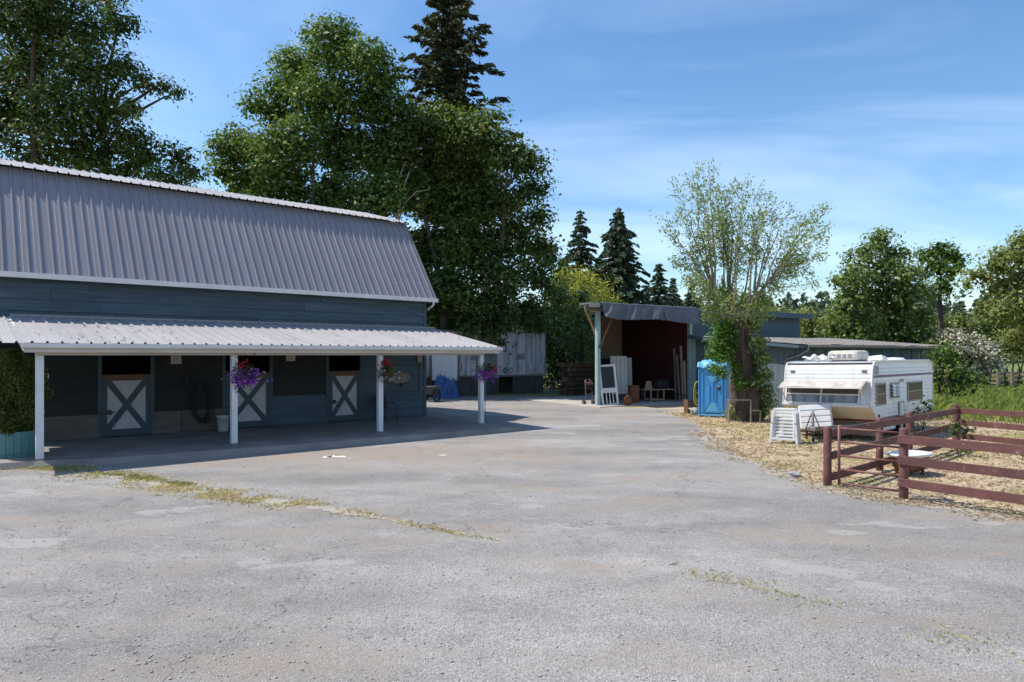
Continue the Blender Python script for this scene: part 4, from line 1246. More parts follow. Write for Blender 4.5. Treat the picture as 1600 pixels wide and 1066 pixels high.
# white ribbed sheet leaning behind it, and a narrow one
ws = sput('metal_sheet', 'white ribbed metal sheet leaning upright behind the screen door', 'metal sheet', 968, 626, R(-20))
mm = MB()
pr = rib_profile(0.95, 0.24, 0.03)
for zz in (0.35, 2.45):
    for x, h in pr: mm.v.append((x - 0.45, -h + zz * 0.10, zz))
for i in range(len(pr) - 1): mm.f.append((i, i + 1, len(pr) + i + 1, len(pr) + i))
mm.build('sheet', MATS['sheet_white'], ws, solid=0.004)
MB().bb(-0.4, 0.45, 0.0, 0.30, 0.0, 0.36).build('base_block', MATS['skirt'], ws)
w2 = sput('narrow_board', 'narrow white board standing beside the white ribbed sheet', 'board', 984, 623, R(-20))
MB().bar((0, 0, 0.4), (0.05, 0.25, 2.35), 0.32, 0.025, up=(0, 1, 0.1)).build('panel', MATS['sheet_white'], w2)
MB().bar((-0.05, 0, 0.0), (0.0, 0.02, 0.42), 0.10, 0.10).build('foot', MATS['wood_grey'], w2)
# rusty drum and small terracotta jar
dr = sput('oil_drum', 'rusty brown drum standing inside the open shed', 'drum', 990, 629)
MB().lathe([(0.29, 0), (0.30, 0.02), (0.30, 0.28), (0.315, 0.30), (0.30, 0.32), (0.30, 0.58), (0.315, 0.60), (0.30, 0.62), (0.30, 0.88), (0.31, 0.90), (0.28, 0.90), (0.28, 0.87), (0.0, 0.87)], 26).build('body', MATS['terracotta'], dr, smooth=True)
MB().lathe([(0.0, 0.872), (0.04, 0.872), (0.04, 0.895), (0.0, 0.895)], 10, (0.15, 0, 0)).build('bung', MATS['iron'], dr)
jr = sput('clay_jar', 'small orange clay jar in front of the rusty drum', 'jar', 981, 633)
MB().lathe([(0.14, 0), (0.20, 0.12), (0.21, 0.26), (0.16, 0.40), (0.09, 0.46), (0.09, 0.50), (0.12, 0.53), (0.10, 0.53), (0.07, 0.48), (0.0, 0.45)], 22).build('body', MATS['terracotta'], jr, smooth=True)
MB().tube([(0.09, 0, 0.49), (0.16, 0, 0.47), (0.18, 0, 0.38)], 0.015, 6).build('handle', MATS['terracotta'], jr)
# low work trestle with a plywood offcut and dark boxes
tr_ = sput('work_trestle', 'low wooden trestle table inside the dark shed bay', 'table', 1026, 627, R(-12))
MB().bb(-0.95, 0.95, -0.35, 0.35, 0.62, 0.66).build('top', MATS['tan_ply'], tr_)
for x in (-0.55, 0.25):
    for y in (-0.3, 0.3): MB().bb(x - 0.03, x + 0.03, y - 0.03, y + 0.03, 0, 0.62).build('leg', MATS['tan_ply'], tr_)
MB().bb(-0.55, 0.25, -0.33, -0.27, 0.08, 0.14).build('stretcher', MATS['tan_ply'], tr_); MB().bb(-0.55, 0.25, 0.27, 0.33, 0.08, 0.14).build('stretcher', MATS['tan_ply'], tr_)
oc = thing('wood_offcut', 'tan plywood offcut with notched top on the trestle', 'wood', tr_.location + Vector((-0.45, 0.0, 0.66)), S.rz)
MB().prism([(-0.28, 0), (0.30, 0), (0.16, 0.44), (0.08, 0.34), (0.0, 0.46), (-0.14, 0.42)], 'y', -0.02, 0.02).build('panel', MATS['tan_ply'], oc)
MB().bb(-0.25, 0.25, 0.02, 0.14, 0.0, 0.05).build('foot', MATS['wood_grey'], oc)
dx = thing('storage_box', 'dark navy storage box on the shed trestle', 'box', tr_.location + Vector((0.30, 0.32, 0.66)), S.rz)
MB().bb(-0.42, 0.42, -0.22, 0.22, 0, 0.46).build('body', MATS['rubber'], dx, bevel=0.03)
MB().bb(-0.44, 0.44, -0.24, 0.24, 0.462, 0.52).build('lid', MATS['rubber'], dx, bevel=0.02)
# planks leaning in the right corner
for i, (px, ln, off) in enumerate(((1056, 2.9, 0.3), (1062, 2.5, 0.5), (1067, 3.0, 0.35), (1071, 2.2, 0.2))):
    p = sput('leaning_plank', ('tall grey plank leaning at the back of the dark bay', 'shorter brown plank leaning second in the dark bay',
             'longest plank leaning third along the bay wall', 'shortest plank leaning closest to right shed post')[i], 'plank', px, 625 + i, 0, 0.05, 'planks leaning inside the shed')
    MB().bar((0, 0, 0), (off * 0.6, off, ln), 0.14, 0.03, up=(0, 1, 0.15)).build('plank', MATS['wood_grey'], p)
    MB().bar((off * 0.05, off * 0.09 - 0.02, 0.30), (off * 0.06, off * 0.11 - 0.02, 0.36), 0.15, 0.008, up=(0, 1, 0.15)).build('band', MATS['iron'], p)

# clutter deeper in the bay
ld = sput('step_ladder', 'dark wooden ladder leaning on the red wall inside the bay', 'ladder', 1046, 622)
for s in (-1, 1): MB().bar((0.2 * s, 0, 0), (0.2 * s, 0.55, 2.7), 0.05, 0.035, up=(0, 1, 0)).build('stile', MATS['wood_brown'], ld)
for k in range(8): MB().bar((-0.18, 0.07 + 0.0625 * k, 0.33 + 0.31 * k), (0.18, 0.07 + 0.0625 * k, 0.33 + 0.31 * k), 0.03, 0.03).build('rung', MATS['wood_brown'], ld)
ty = sput('spare_tyre', 'black tyre propped in the dark bay beside the trestle', 'tyre', 1003, 624)
o = MB().lathe([(0.20, -0.09), (0.30, -0.10), (0.335, -0.06), (0.335, 0.06), (0.30, 0.10), (0.20, 0.09)], 24, close=False).build('tread', MATS['rubber'], ty, smooth=True)
o.location = (0, 0, 0.34); o.rotation_euler = (R(80), 0, R(30))
MB().lathe([(0.0, 0.02), (0.20, 0.06), (0.20, -0.06), (0.0, -0.02)], 18).build('rim', MATS['steel_grey'], o)
for i, (px, py, w, h, lbq) in enumerate(((1010, 619, 0.7, 0.55, 'brown cardboard box behind the trestle in the shed'), (1041, 618, 0.6, 0.8, 'tall brown carton behind the storage box in the shed'))):
    bx_ = sput('carton', lbq, 'box', px, py, R(8 * i), 0.05, 'cartons in the shed')
    MB().bb(-w/2, w/2, -0.25, 0.25, 0, h).build('body', MATS['wood_grey'], bx_, bevel=0.01)
    for s in (-1, 1):
        o = MB().bb(-w/2, w/2, 0, 0.2, 0, 0.006).build('flap', MATS['wood_grey'], bx_); o.location = (0, 0.25 * s, h); o.rotation_euler = (R(35 * s), 0, 0)

# hand truck at the left post
hd = thing('hand_truck', 'old hand truck with red straps beside the left shed post', 'hand truck', gp(921, 633), S.rz + R(-10))
for s in (-1, 1):
    MB().tube([(0.19 * s, 0, 0.04), (0.19 * s, 0.10, 1.10), (0.16 * s, 0.16, 1.25), (0.05 * s, 0.18, 1.30)], 0.018, 8).build('rail', MATS['steel_grey'], hd, smooth=True)
    wh = MB().lathe([(0.06, -0.035), (0.125, -0.045), (0.13, 0.0), (0.125, 0.045), (0.06, 0.035)], 20)
    o = wh.build('wheel', MATS['rubber'], hd, smooth=True); o.location = (0.27 * s, 0.12, 0.13); o.rotation_euler = (0, R(90), 0)
    o2 = MB().lathe([(0.0, -0.04), (0.058, -0.04), (0.058, 0.04), (0.0, 0.04)], 14).build('hub', MATS['steel_grey'], o)
for z in (0.25, 0.55, 0.85): MB().bar((-0.19, 0.02 + z * 0.09, z), (0.19, 0.02 + z * 0.09, z), 0.03, 0.03).build('rung', MATS['steel_grey'], hd)
MB().box((0, -0.10, 0.03), (0.40, 0.22, 0.01)).build('toe_plate', MATS['rust'], hd)
MB().tube([(-0.26, 0.12, 0.13), (0.26, 0.12, 0.13)], 0.012, 6).build('axle', MATS['steel_grey'], hd)
rr_ = random.Random(5)
sm = MB()
for k in range(9):
    x = -0.2 + 0.05 * k
    sm.tube([(x, 0.12, 1.18), (x + rr_.uniform(-.05, .05), 0.02, 1.02), (x + rr_.uniform(-.08, .08), -0.02, 0.80 + rr_.uniform(-.1, .1))], 0.028, 6)
sm.build('straps', MATS['shed_red'], hd, smooth=True)
# traffic cones and a timber stack deep in the shade
for i, (px, py) in enumerate(((866, 608), (892, 609))):
    c = thing('traffic_cone', ('orange traffic cone in shade just right of the white trailer', 'orange traffic cone in shade nearer the timber stack')[i], 'cone', gp(px, py), 0.3, 'traffic cones')
    MB().lathe([(0.17, 0.03), (0.16, 0.06), (0.05, 0.66), (0.04, 0.70), (0.03, 0.70)], 18).build('body', MATS['cone_orange'], c, smooth=True)
    MB().box((0, 0, 0.017), (0.42, 0.42, 0.03)).build('base', MATS['cone_orange'], c, bevel=0.01)
ts = thing('timber_stack', 'stack of old timber in the shade left of the shed', 'timber stack', at(916, 600, 44) * 1.0, S.rz)
ts.location.z = 0
rr_ = random.Random(6)
for k in range(7):
    for j in range(5):
        w_ = 0.22
        MB().box((rr_.uniform(-0.2, 0.2), (j - 2) * 0.25, 0.14 + k * 0.30), (3.2 + rr_.uniform(-0.6, 0.5), w_, 0.25), (0, rr_.uniform(-0.01, 0.01), rr_.uniform(-0.02, 0.02))).build('plank', MATS['log_wood'], ts)
pw = thing('picnic_table', 'pale-topped bench table in deep shade behind the traffic cones', 'table', at(876, 600, 47), R(15))
pw.location.z = 0
MB().bb(-1.0, 1.0, -0.35, 0.35, 0.70, 0.75).build('top', MATS['wood_grey'], pw)
for s in (-1, 1):
    MB().bar((0.7 * s, -0.5, 0), (0.7 * s, 0.1, 0.7), 0.06, 0.09).build('leg', MATS['wood_grey'], pw); MB().bar((0.7 * s + 0.07, 0.5, 0), (0.7 * s + 0.07, -0.1, 0.7), 0.06, 0.09).build('leg', MATS['wood_grey'], pw)
    MB().bb(-1.0, 1.0, 0.52 * s - 0.12, 0.52 * s + 0.12, 0.42, 0.46).build('seat', MATS['wood_grey'], pw)

# ------------------------------------------------------------------ old trailer box behind the barn
TL = Vector((-4.36 - 0.85 * 1.4, 42.0 - 0.53 * 1.4))
T = Frame(TL, 32)
TLEN, TW, TZ0, TZ1 = 9.2, 2.5, 1.16, 4.10
trl = thing('box_trailer', 'stained white box trailer under trees behind the barn', 'trailer', (TL.x, TL.y, 0), T.rz)
bx = MB().bb(0.03, TLEN - 0.03, 0.02, TW, TZ0, TZ1).build('box', MATS['trailer_white'], trl)
rr_ = random.Random(9)
n = 12
for i in range(n):
    w_ = TLEN / n
    m_ = 'trailer_patch' if i in (1, 5, 6) else 'trailer_white'
    MB().bb(i * w_ + 0.006, (i + 1) * w_ - 0.006, -0.012 - rr_.uniform(0, 0.006), 0.018, TZ0 + 0.10, TZ1 - 0.08).build('side_panel', MATS[m_], bx)
for i in range(n + 1):
    x = min(max(i * TLEN / n, 0.03), TLEN - 0.03)
    MB().bb(x - 0.022, x + 0.022, -0.032, -0.019, TZ0 + 0.1, TZ1 - 0.08).build('rivet_strip', MATS['trailer_patch' if i % 3 else 'trailer_white'], bx)
MB().bb(0, TLEN, -0.045, 0.015, TZ0 - 0.02, TZ0 + 0.10).build('bottom_rail', MATS['old_sheet'], trl); MB().bb(0, TLEN, -0.045, 0.015, TZ1 - 0.08, TZ1 + 0.02).build('top_rail', MATS['old_sheet'], trl)
MB().bb(TLEN - 0.03, TLEN + 0.04, -0.05, TW, TZ0 - 0.02, TZ1 + 0.02).build('end_frame', MATS['trailer_patch'], trl)
q0, q1 = T.on_y(806, 553, -0.04), T.on_y(820, 562, -0.04)
MB().bb(q0.x, q1.x, -0.04, -0.021, q1.z, q0.z).build('patch', MATS['trailer_patch'], trl)
q0, q1 = T.on_y(735, 555, -0.04), T.on_y(752, 563, -0.04)
MB().bb(q0.x, q1.x, -0.04, -0.021, q1.z, q0.z).build('patch', MATS['trailer_patch'], trl)
for k, px in enumerate((790, 798)):
    q = T.on_y(px, 579, -0.05)
    s_ = 0.23
    d0 = MB().prism([(q.x - s_, q.z), (q.x, q.z - s_), (q.x + s_, q.z), (q.x, q.z + s_)], 'y', -0.052 - 0.004 * k, -0.046).build('hazard_placard', MATS['skirt' if k == 0 else 'wood_grey'], trl)
    s2 = 0.15
    MB().prism([(q.x - s2, q.z), (q.x, q.z - s2), (q.x + s2, q.z), (q.x, q.z + s2)], 'y', -0.0595 - 0.004 * k, -0.0535 - 0.004 * k).build('placard_face', MATS['trailer_patch' if k == 0 else 'sheet_white'], d0)
xg0, xg1 = T.on_y(780, 600, 0).x, T.on_y(802, 600, 0).x
for i, (a, b) in enumerate(((0.1, 2.6), (2.62, xg0), (xg1, TLEN - 0.1))):
    MB().bb(a, b, 0.05, 0.10, 0.0, TZ0 - 0.03).build('skirt_board', MATS['skirt'], trl)
MB().bb(0.2, TLEN - 0.2, 2.2, 2.3, 0.0, TZ0 - 0.03).build('skirt_board', MATS['skirt'], trl)
for x in (1.2, 7.9):
    MB().bb(x - 0.1, x + 0.1, 0.5, 0.7, 0, TZ0 - 0.03).build('landing_leg', MATS['iron'], trl)

# stained white sheet hung on a rough wooden frame beside the trailer
q = gp(694, 621.0)
wf = thing('hung_sheet', 'white tarp hung on wooden poles left of the trailer', 'tarp', q, R(-20))
MB().grid(lambda u, v: ((u - 0.5) * 1.75, 0.05 * math.sin(u * 17 + v * 2) * (0.4 + v), 2.70 - v * 1.7), 40, 14).build('sheet', MATS['sheet_white'], wf, smooth=True, solid=0.006)
for x in (-0.92, 0.93): MB().tube([(x, 0.03, 0), (x + 0.03, 0.03, 2.85)], 0.06, 8).build('pole', MATS['wood_brown'], wf, smooth=True)
MB().tube([(-0.95, 0.04, 2.76), (0.98, 0.04, 2.78)], 0.045, 8).build('cross_pole', MATS['wood_brown'], wf, smooth=True)

# bundle under a blue tarp
q = gp(697, 622)
bt = thing('tarp_bundle', 'crumpled blue tarp thrown over a low bundle behind the barn', 'tarp', q, R(10))
rng = np.random.default_rng(31)
def tarpf(u, v):
    a = 2 * math.pi * u
    r = (0.10 + 0.90 * v)
    sq = 1.0 / max(abs(math.cos(a)), abs(math.sin(a))) ** 0.55
    x, y = math.cos(a) * r * 0.78 * sq, math.sin(a) * r * 0.55 * sq
    fold = 0.16 * (1 - 2 * abs(math.sin(a * 3.5 + v * 3))) * v + 0.10 * (1 - 2 * abs(math.sin(a * 7 - v * 6 + 1))) * (0.3 + v) + 0.08 * (1 - 2 * abs(math.sin(a * 2 + v * 9)))
    z = (1.15 if v < 0.6 else 1.15 * (1 - ((v - 0.6) / 0.4) ** 1.1)) * (1.0 - 0.12 * math.cos(a)) + fold * (1 if v < 0.9 else 0.3)
    return (x * (1 + 0.5 * fold), y * (1 + 0.5 * fold), max(0.01, z))
MB().grid(tarpf, 72, 18).build('tarp', MATS['blue_tarp'], bt, smooth=False)
MB().bb(-0.6, 0.55, -0.35, 0.35, 0.0, 0.62).build('load', MATS['skirt'], bt)
bc = thing('blue_crate', 'plain blue box next to the blue tarp bundle', 'box', gp(709, 619.5), R(8))
MB().bb(-0.32, 0.32, -0.3, 0.3, 0.0, 0.80).build('body', MATS['blue_tarp'], bc, bevel=0.02)
MB().bb(-0.34, 0.34, -0.32, 0.32, 0.802, 0.86).build('lid', MATS['blue_tarp'], bc, bevel=0.015)
# garden cart, one spoked wheel in view at the barn corner
gc = thing('garden_cart', 'dark garden cart with spoked wheel behind the barn corner', 'cart', gp(673, 628), R(62))
for s in (-1, 1):
    w_ = thing_w = MB().lathe([(0.30, -0.03), (0.345, -0.035), (0.35, 0.0), (0.345, 0.035), (0.30, 0.03)], 28, close=False).build('wheel', MATS['rubber'], gc, smooth=True)
    w_.location = (0, 0.40 * s, 0.35); w_.rotation_euler = (R(90), 0, 0)
    for k in range(8):
        a = math.pi * 2 * k / 8
        MB().tube([(0.02 * math.cos(a), 0.02 * math.sin(a), 0), (0.31 * math.cos(a), 0.31 * math.sin(a), 0)], 0.009, 5).build('spoke', MATS['iron'], w_)
MB().tube([(0, -0.42, 0.35), (0, 0.42, 0.35)], 0.015, 6).build('axle', MATS['iron'], gc)
MB().prism([(-0.55, 0.85), (0.60, 0.85), (0.42, 0.42), (-0.40, 0.42)], 'y', -0.32, 0.32).build('tray', MATS['skirt'], gc, bevel=0.02)
MB().tube([(0.55, 0.2, 0.80), (1.15, 0.2, 0.95), (1.15, -0.2, 0.95), (0.55, -0.2, 0.80)], 0.015, 6).build('handle', MATS['iron'], gc)
MB().tube([(0.45, 0, 0.42), (0.5, 0, 0.0)], 0.015, 6).build('prop', MATS['iron'], gc)

# ------------------------------------------------------------------ portable toilet and its neighbours
tq = gp(1115, 650, 0)
pt = thing('portable_toilet', 'bright blue portable toilet standing beside the ivy-clad tree trunk', 'portable toilet', tq, R(-22))
w2, dp, hh = 0.555, 0.56, 2.14
MB().bb(-w2 - 0.02, w2 + 0.02, -dp - 0.02, dp + 0.02, 0.03, 0.12).build('base', MATS['blue_pale'], pt, bevel=0.02)
for x in (-0.42, 0.42): MB().bb(x - 0.06, x + 0.06, -dp - 0.05, dp + 0.05, 0.0, 0.06).build('skid', MATS['iron'], pt)
cab = MB().bb(-w2, w2, -dp + 0.03, dp, 0.121, hh).build('cabin', MATS['blue_plastic'], pt, bevel=0.03)
for s in (-1, 1): MB().bb(s * w2 - 0.055 * (s > 0) , s * w2 + 0.055 * (s < 0), -dp - 0.03, -dp + 0.028, 0.125, hh).build('corner_post', MATS['blue_plastic'], pt, bevel=0.012)
dr_ = MB().bb(-w2 + 0.07, w2 - 0.07, -dp - 0.005, -dp + 0.026, 0.16, hh - 0.09).build('door', MATS['blue_plastic'], pt, bevel=0.008)
# raised ribs of the door
def rib(p, q, w=0.03):
    p, q = Vector((p[0], p[1])), Vector((q[0], q[1])); d = (q - p).normalized(); s = Vector((-d.y, d.x)) * w / 2
    MB().prism([tuple(p + s), tuple(p - s), tuple(q - s), tuple(q + s)], 'y', -dp - 0.030, -dp - 0.006).build('rib', MATS['blue_plastic'], dr_, bevel=0.004)
rib((-0.38, 0.24), (-0.38, 1.98)); rib((-0.34, 0.25), (-0.12, 0.60)); rib((-0.12, 0.62), (-0.12, 1.32)); rib((0.02, 0.72), (0.02, 1.40)); rib((0.14, 0.62), (0.14, 1.30))
rib((0.34, 0.25), (0.14, 0.60)); rib((0.02, 1.42), (0.26, 1.70)); rib((-0.12, 1.34), (-0.30, 1.62)); rib((0.40, 0.24), (0.40, 1.98)); rib((-0.3, 0.2), (0.3, 0.2))
MB().prism([(-0.26, 0.22), (0.26, 0.22), (0.10, 0.56), (-0.10, 0.56)], 'y', -dp - 0.022, -dp - 0.006).build('kick_panel', MATS['blue_pale'], dr_, bevel=0.006)
MB().prism([(-0.20, 1.66), (0.16, 1.66), (0.0, 1.40)], 'y', -dp - 0.022, -dp - 0.006).build('vent_panel', MATS['blue_pale'], dr_, bevel=0.006)
MB().bb(0.22, 0.32, -dp - 0.045, -dp - 0.006, 1.12, 1.32).build('latch', MATS['iron'], dr_, bevel=0.01)
MB().bb(0.235, 0.305, -dp - 0.05, -dp - 0.046, 1.24, 1.29).build('latch_sign', MATS['sheet_white'], dr_)
# blue sheet lying on its roof
MB().grid(lambda u, v: ((u - 0.5) * 1.22, (v - 0.5) * 1.26, hh + 0.05 + 0.13 * (1 - (2 * u - 1) ** 4) * (1 - (2 * v - 1) ** 4) + 0.03 * math.sin(u * 21 + v * 9) + 0.025 * math.sin(v * 17 - u * 13)
          - (0.14 if (v < 0.02 or v > 0.98 or u < 0.02 or u > 0.98) else 0)), 36, 30).build('roof', MATS['blue_pale'], pt, smooth=True)

bl = thing('bollard', 'short brown and pale bollard left of the blue toilet', 'bollard', gp(1088, 649), 0)
MB().tube([(0, 0, 0), (0, 0, 0.34)], 0.115, 14).build('base', MATS['stone'], bl, smooth=True)
MB().lathe([(0.11, 0.341), (0.11, 1.02), (0.10, 1.05), (0.06, 1.06)], 14).build('pole', MATS['wood_brown'], bl, smooth=True)
yr = thing('yellow_hose', 'coil of yellow hose hung over the brown bollard', 'hose', gp(1088, 649) + Vector((0, -0.14, 1.05)), R(-10))
ym = MB(); rr_ = random.Random(2)
for k in range(7):
    a, b = rr_.uniform(0.10, 0.19), rr_.uniform(0.38, 0.52)
    ym.tube([(math.sin(t) * a * 0.8, -0.05 + 0.012 * k, 0.34 - b + math.cos(t) * b + 0.05) for t in [2 * math.pi * i / 22 for i in range(23)]], 0.017, 6, cap=False)
ym.build('coil', MATS['yellow_rope'], yr, smooth=True)
MB().tube([(0, -0.09, -0.1), (0, 0.06, -0.1)], 0.03, 8).build('tie', MATS['yellow_rope'], yr)
cr = thing('wooden_crate', 'small open wooden crate of cans at the right shed post', 'crate', gp(1080, 646), S.rz - R(20))
for z in (0.06, 0.26, 0.46):
    MB().bb(-0.24, 0.24, -0.18, -0.16, z, z + 0.12).build('slat', MATS['wood_brown'], cr); MB().bb(-0.24, 0.24, 0.16, 0.18, z, z + 0.12).build('slat', MATS['wood_brown'], cr)
for x in (-0.25, 0.25): MB().bb(x - 0.012, x + 0.012, -0.19, 0.19, 0, 0.60).build('end_panel', MATS['wood_brown'], cr)
MB().bb(-0.24, 0.24, -0.16, 0.16, 0.01, 0.03).build('floor', MATS['wood_brown'], cr)
can = thing('paint_can', 'pale blue paint can beside the wooden crate', 'can', gp(1080, 648) + Vector((0.02, -0.15, 0)), 0)
MB().lathe([(0.10, 0), (0.10, 0.22), (0.105, 0.225), (0.105, 0.24), (0.09, 0.24), (0.0, 0.235)], 18).build('body', MATS['trailer_white'], can, smooth=True)
MB().tube([(-0.1, 0, 0.2), (-0.07, -0.06, 0.12), (0.07, -0.06, 0.12), (0.1, 0, 0.2)], 0.004, 5).build('handle', MATS['iron'], can)

# pipe rack below the tree
rk = thing('pipe_rack', 'rusty square-tube rack in front of the ivy-clad trunk', 'rack', gp(1156, 661), R(6))
rkm = [((-0.42, 0, 0), (-0.42, 0, 0.86)), ((0.42, -0.02, 0), (0.42, -0.02, 0.86)), ((-0.42, 0, 0.86), (0.42, -0.02, 0.86)), ((0.42, 0, 0.46), (0.80, 0.0, 0.46)), ((0.80, 0, 0), (0.80, 0, 0.46)), ((-0.30, 0.4, 0), (-0.30, 0.4, 0.86)), ((-0.42, 0, 0.845), (-0.30, 0.4, 0.845))]
for a, b in rkm: MB().bar(a, b, 0.04, 0.04).build('tube', MATS['bark_pale'], rk)

# ------------------------------------------------------------------ caravan
K = Frame((563 / FPX * 19.5, 19.5), math.degrees(math.atan2(0.682, 0.731)))
cv = thing('caravan', 'old white travel trailer with red stripe parked behind the brown fence', 'caravan', (K.C.x, K.C.y, 0), K.rz)
cv.rotation_euler = (R(-1.1), 0, K.rz)
CL, CW = 5.75, 2.62                 # local x = length away from the camera, y = 0 on the near side .. CW on the far side
PROF = [(0.50, 0.62), (0.02, 1.02), (-0.02, 1.08), (0.10, 1.62), (0.20, 2.12), (0.26, 2.27), (0.36, 2.34), (0.9, 2.37), (CL - 0.3, 2.36), (CL - 0.05, 2.28), (CL, 2.18), (CL, 0.62)]
body = MB().prism(PROF, 'y', 0.03, CW - 0.03).build('body', MATS['caravan_white'], cv)
# front skin in curved strips: white siding, beige foot
def front_strip(z0, z1, xf0, xf1, m, nm, prou=0.012, y0=0.02, y1=CW - 0.02):
    d = Vector((xf1 - xf0, z1 - z0)).normalized(); n_ = Vector((-d.y, d.x))
    if n_.x > 0: n_ = -n_
    g = 0.006
    a, b = Vector((xf0, z0)) + d * g, Vector((xf1, z1)) - d * g
    MB().prism([tuple(a), tuple(b), tuple(b + n_ * prou * 0.5), tuple((a + b) / 2 + n_ * prou), tuple(a + n_ * prou * 0.9)], 'y', y0, y1).build(nm, MATS[m], body)
def prof_x(z):
    for (x0, z0), (x1, z1) in zip(PROF[2:6], PROF[3:7]):
        if z0 <= z <= z1: return x0 + (x1 - x0) * (z - z0) / (z1 - z0)
    return 0.3
zz = 1.74
while zz < 2.24:
    z1 = min(zz + 0.125, 2.262)
    front_strip(zz, z1, prof_x(zz), prof_x(z1), 'caravan_white', 'siding'); zz = z1 + 0.001
front_strip(0.66, 0.84, 0.452, 0.236, 'caravan_beige', 'siding'); front_strip(0.842, 1.015, 0.234, 0.026, 'caravan_beige', 'siding')
front_strip(0.60, 0.655, 0.52, 0.458, 'caravan_red', 'stripe', 0.02)
front_strip(2.272, 2.336, 0.263, 0.352, 'iron', 'roof_seam', 0.014)
# front window: three lights behind a raised stone guard
zb, zt = 1.13, 1.72
win = MB()
ya, yb = 0.34, CW - 0.10
def fx(z, off=-0.02): return prof_x(z) + off
wi = MB().add([(fx(zb, -0.006), ya, zb), (fx(zb, -0.006), yb, zb), (fx(zt, -0.006), yb, zt), (fx(zt, -0.006), ya, zt)], [(0, 1, 2, 3)]).build('front_window', MATS['curtain'], cv, solid=0.004)
lo = zb + (zt - zb) * 0.45
n3 = 2
for k in range(n3):
    y0 = ya + (yb - ya) * k / n3 + 0.03; y1 = ya + (yb - ya) * (k + 1) / n3 - 0.03
    for (a, b, mm_) in ((zb + 0.03, lo - 0.02, 'trailer_patch'), (lo + 0.02, zt - 0.03, 'glass')):
        if mm_ == 'trailer_patch':
            MB().add([(fx(a, -.014), y0, a), (fx(a, -.014), y1, a), (fx(b, -.014), y1, b), (fx(b, -.014), y0, b)], [(0, 1, 2, 3)]).build('privacy_film', MATS['trailer_white'], wi, solid=0.003)
        MB().add([(fx(a, -.022), y0, a), (fx(a, -.022), y1, a), (fx(b, -.022), y1, b), (fx(b, -.022), y0, b)], [(0, 1, 2, 3)]).build('pane', MATS['glass'], wi)
for y in (ya, (ya + yb) / 2, yb):
    MB().bar((fx(zb, -.03), y, zb), (fx(zt, -.03), y, zt), 0.05, 0.03, up=(1, 0, 0)).build('window_frame', MATS['white_plastic'], wi)
for z in (zb, lo, zt):
    MB().bar((fx(z, -.033), ya + 0.026, z), (fx(z, -.033), yb - 0.026, z), 0.03, 0.04).build('window_frame', MATS['white_plastic'], wi)
gd = MB()
gw = 2.44
def guard(u, v):
    x = fx(1.76, -0.03) - v * 0.52
    z = 1.80 - 0.03 * v - 0.16 * v ** 2 - 0.02 * math.sin(u * 6) * v
    y = 0.10 + u * gw
    return (x, y, z)
gd.grid(guard, 24, 8)
go = gd.build('stone_guard', MATS['guard_grey'], cv, smooth=True, solid=0.018)
MB().bar((fx(1.76, -0.03) - 0.53, 0.10, 1.605), (fx(1.76, -0.03) - 0.53, 0.10 + gw, 1.605), 0.03, 0.035).build('rim', MATS['white_plastic'], go)
for y in (0.16, 0.10 + gw - 0.06):
    MB().bar((fx(1.76, -0.03) - 0.50, y, 1.60), (fx(1.15, -0.04), y, 1.14), 0.025, 0.025).build('stay', MATS['white_plastic'], go)
MB().bar((fx(1.10, -.03), 0.06, 1.075), (fx(1.10, -.03), CW - 0.06, 1.075), 0.04, 0.06).build('belt_trim', MATS['white_plastic'], cv)
MB().bb(fx(1.1, -.11), fx(1.1, -.05), CW - 0.38, CW - 0.04, 1.05, 1.13).build('bracket', MATS['white_plastic'], cv, bevel=0.008)
for y in (0.24, CW - 0.26):
    mk = MB().bb(prof_x(2.08) - 0.045, prof_x(2.08) - 0.008, y - 0.07, y + 0.07, 2.05, 2.11).build('marker_lamp', MATS['caravan_brown'], cv, bevel=0.01)
# corner mouldings
def corner(y):
    pts = [(p[0], y, p[1]) for p in PROF[1:]]
    MB().tube([(x - (0.01 if i < 5 else 0), yy, z + (0.012 if 4 < i < 9 else 0)) for i, (x, yy, z) in enumerate(pts)], 0.028, 6).build('edge_trim', MATS['white_plastic'], cv, smooth=True)
corner(0.02); corner(CW - 0.02)
# near side skin
def side_strip(z0, z1, m, x1=CL - 0.02, nm='siding'):
    xs = []
    for z in (z0, z1):
        if z < 1.02: xs.append(0.50 - (z - 0.62) / 0.40 * 0.48 + 0.03)
        elif z < 1.08: xs.append(0.05)
        else: xs.append(prof_x(min(z, 2.33)) + 0.03)
    b = 0.026
    MB().add([(xs[0], 0.029, z0), (x1, 0.029, z0), (x1, 0.029, z1), (xs[1], 0.029, z1),
              (xs[0], 0.029 - b, z0 + 0.004), (x1, 0.029 - b, z0 + 0.004), (x1, 0.029 - b * 0.3, z1 - 0.004), (xs[1], 0.029 - b * 0.3, z1 - 0.004)],
             [(4, 5, 6, 7), (0, 1, 5, 4), (1, 2, 6, 5), (2, 3, 7, 6), (3, 0, 4, 7), (0, 3, 2, 1)]).build(nm, MATS[m], body)
zz = 0.70
while zz < 2.26:
    z1 = min(zz + 0.118, 2.29)
    m_ = 'caravan_red' if 1.90 < zz + 0.06 < 1.985 else 'caravan_white'
    if zz < 1.93 < z1:
        side_strip(zz, 1.905, 'caravan_white'); side_strip(1.906, 1.955, 'caravan_red', nm='stripe'); side_strip(1.956, z1 + 0.03, 'caravan_white'); zz = z1 + 0.031; continue
    side_strip(zz, z1, 'caravan_white'); zz = z1 + 0.001
side_strip(0.62, 0.699, 'caravan_red', nm='stripe')
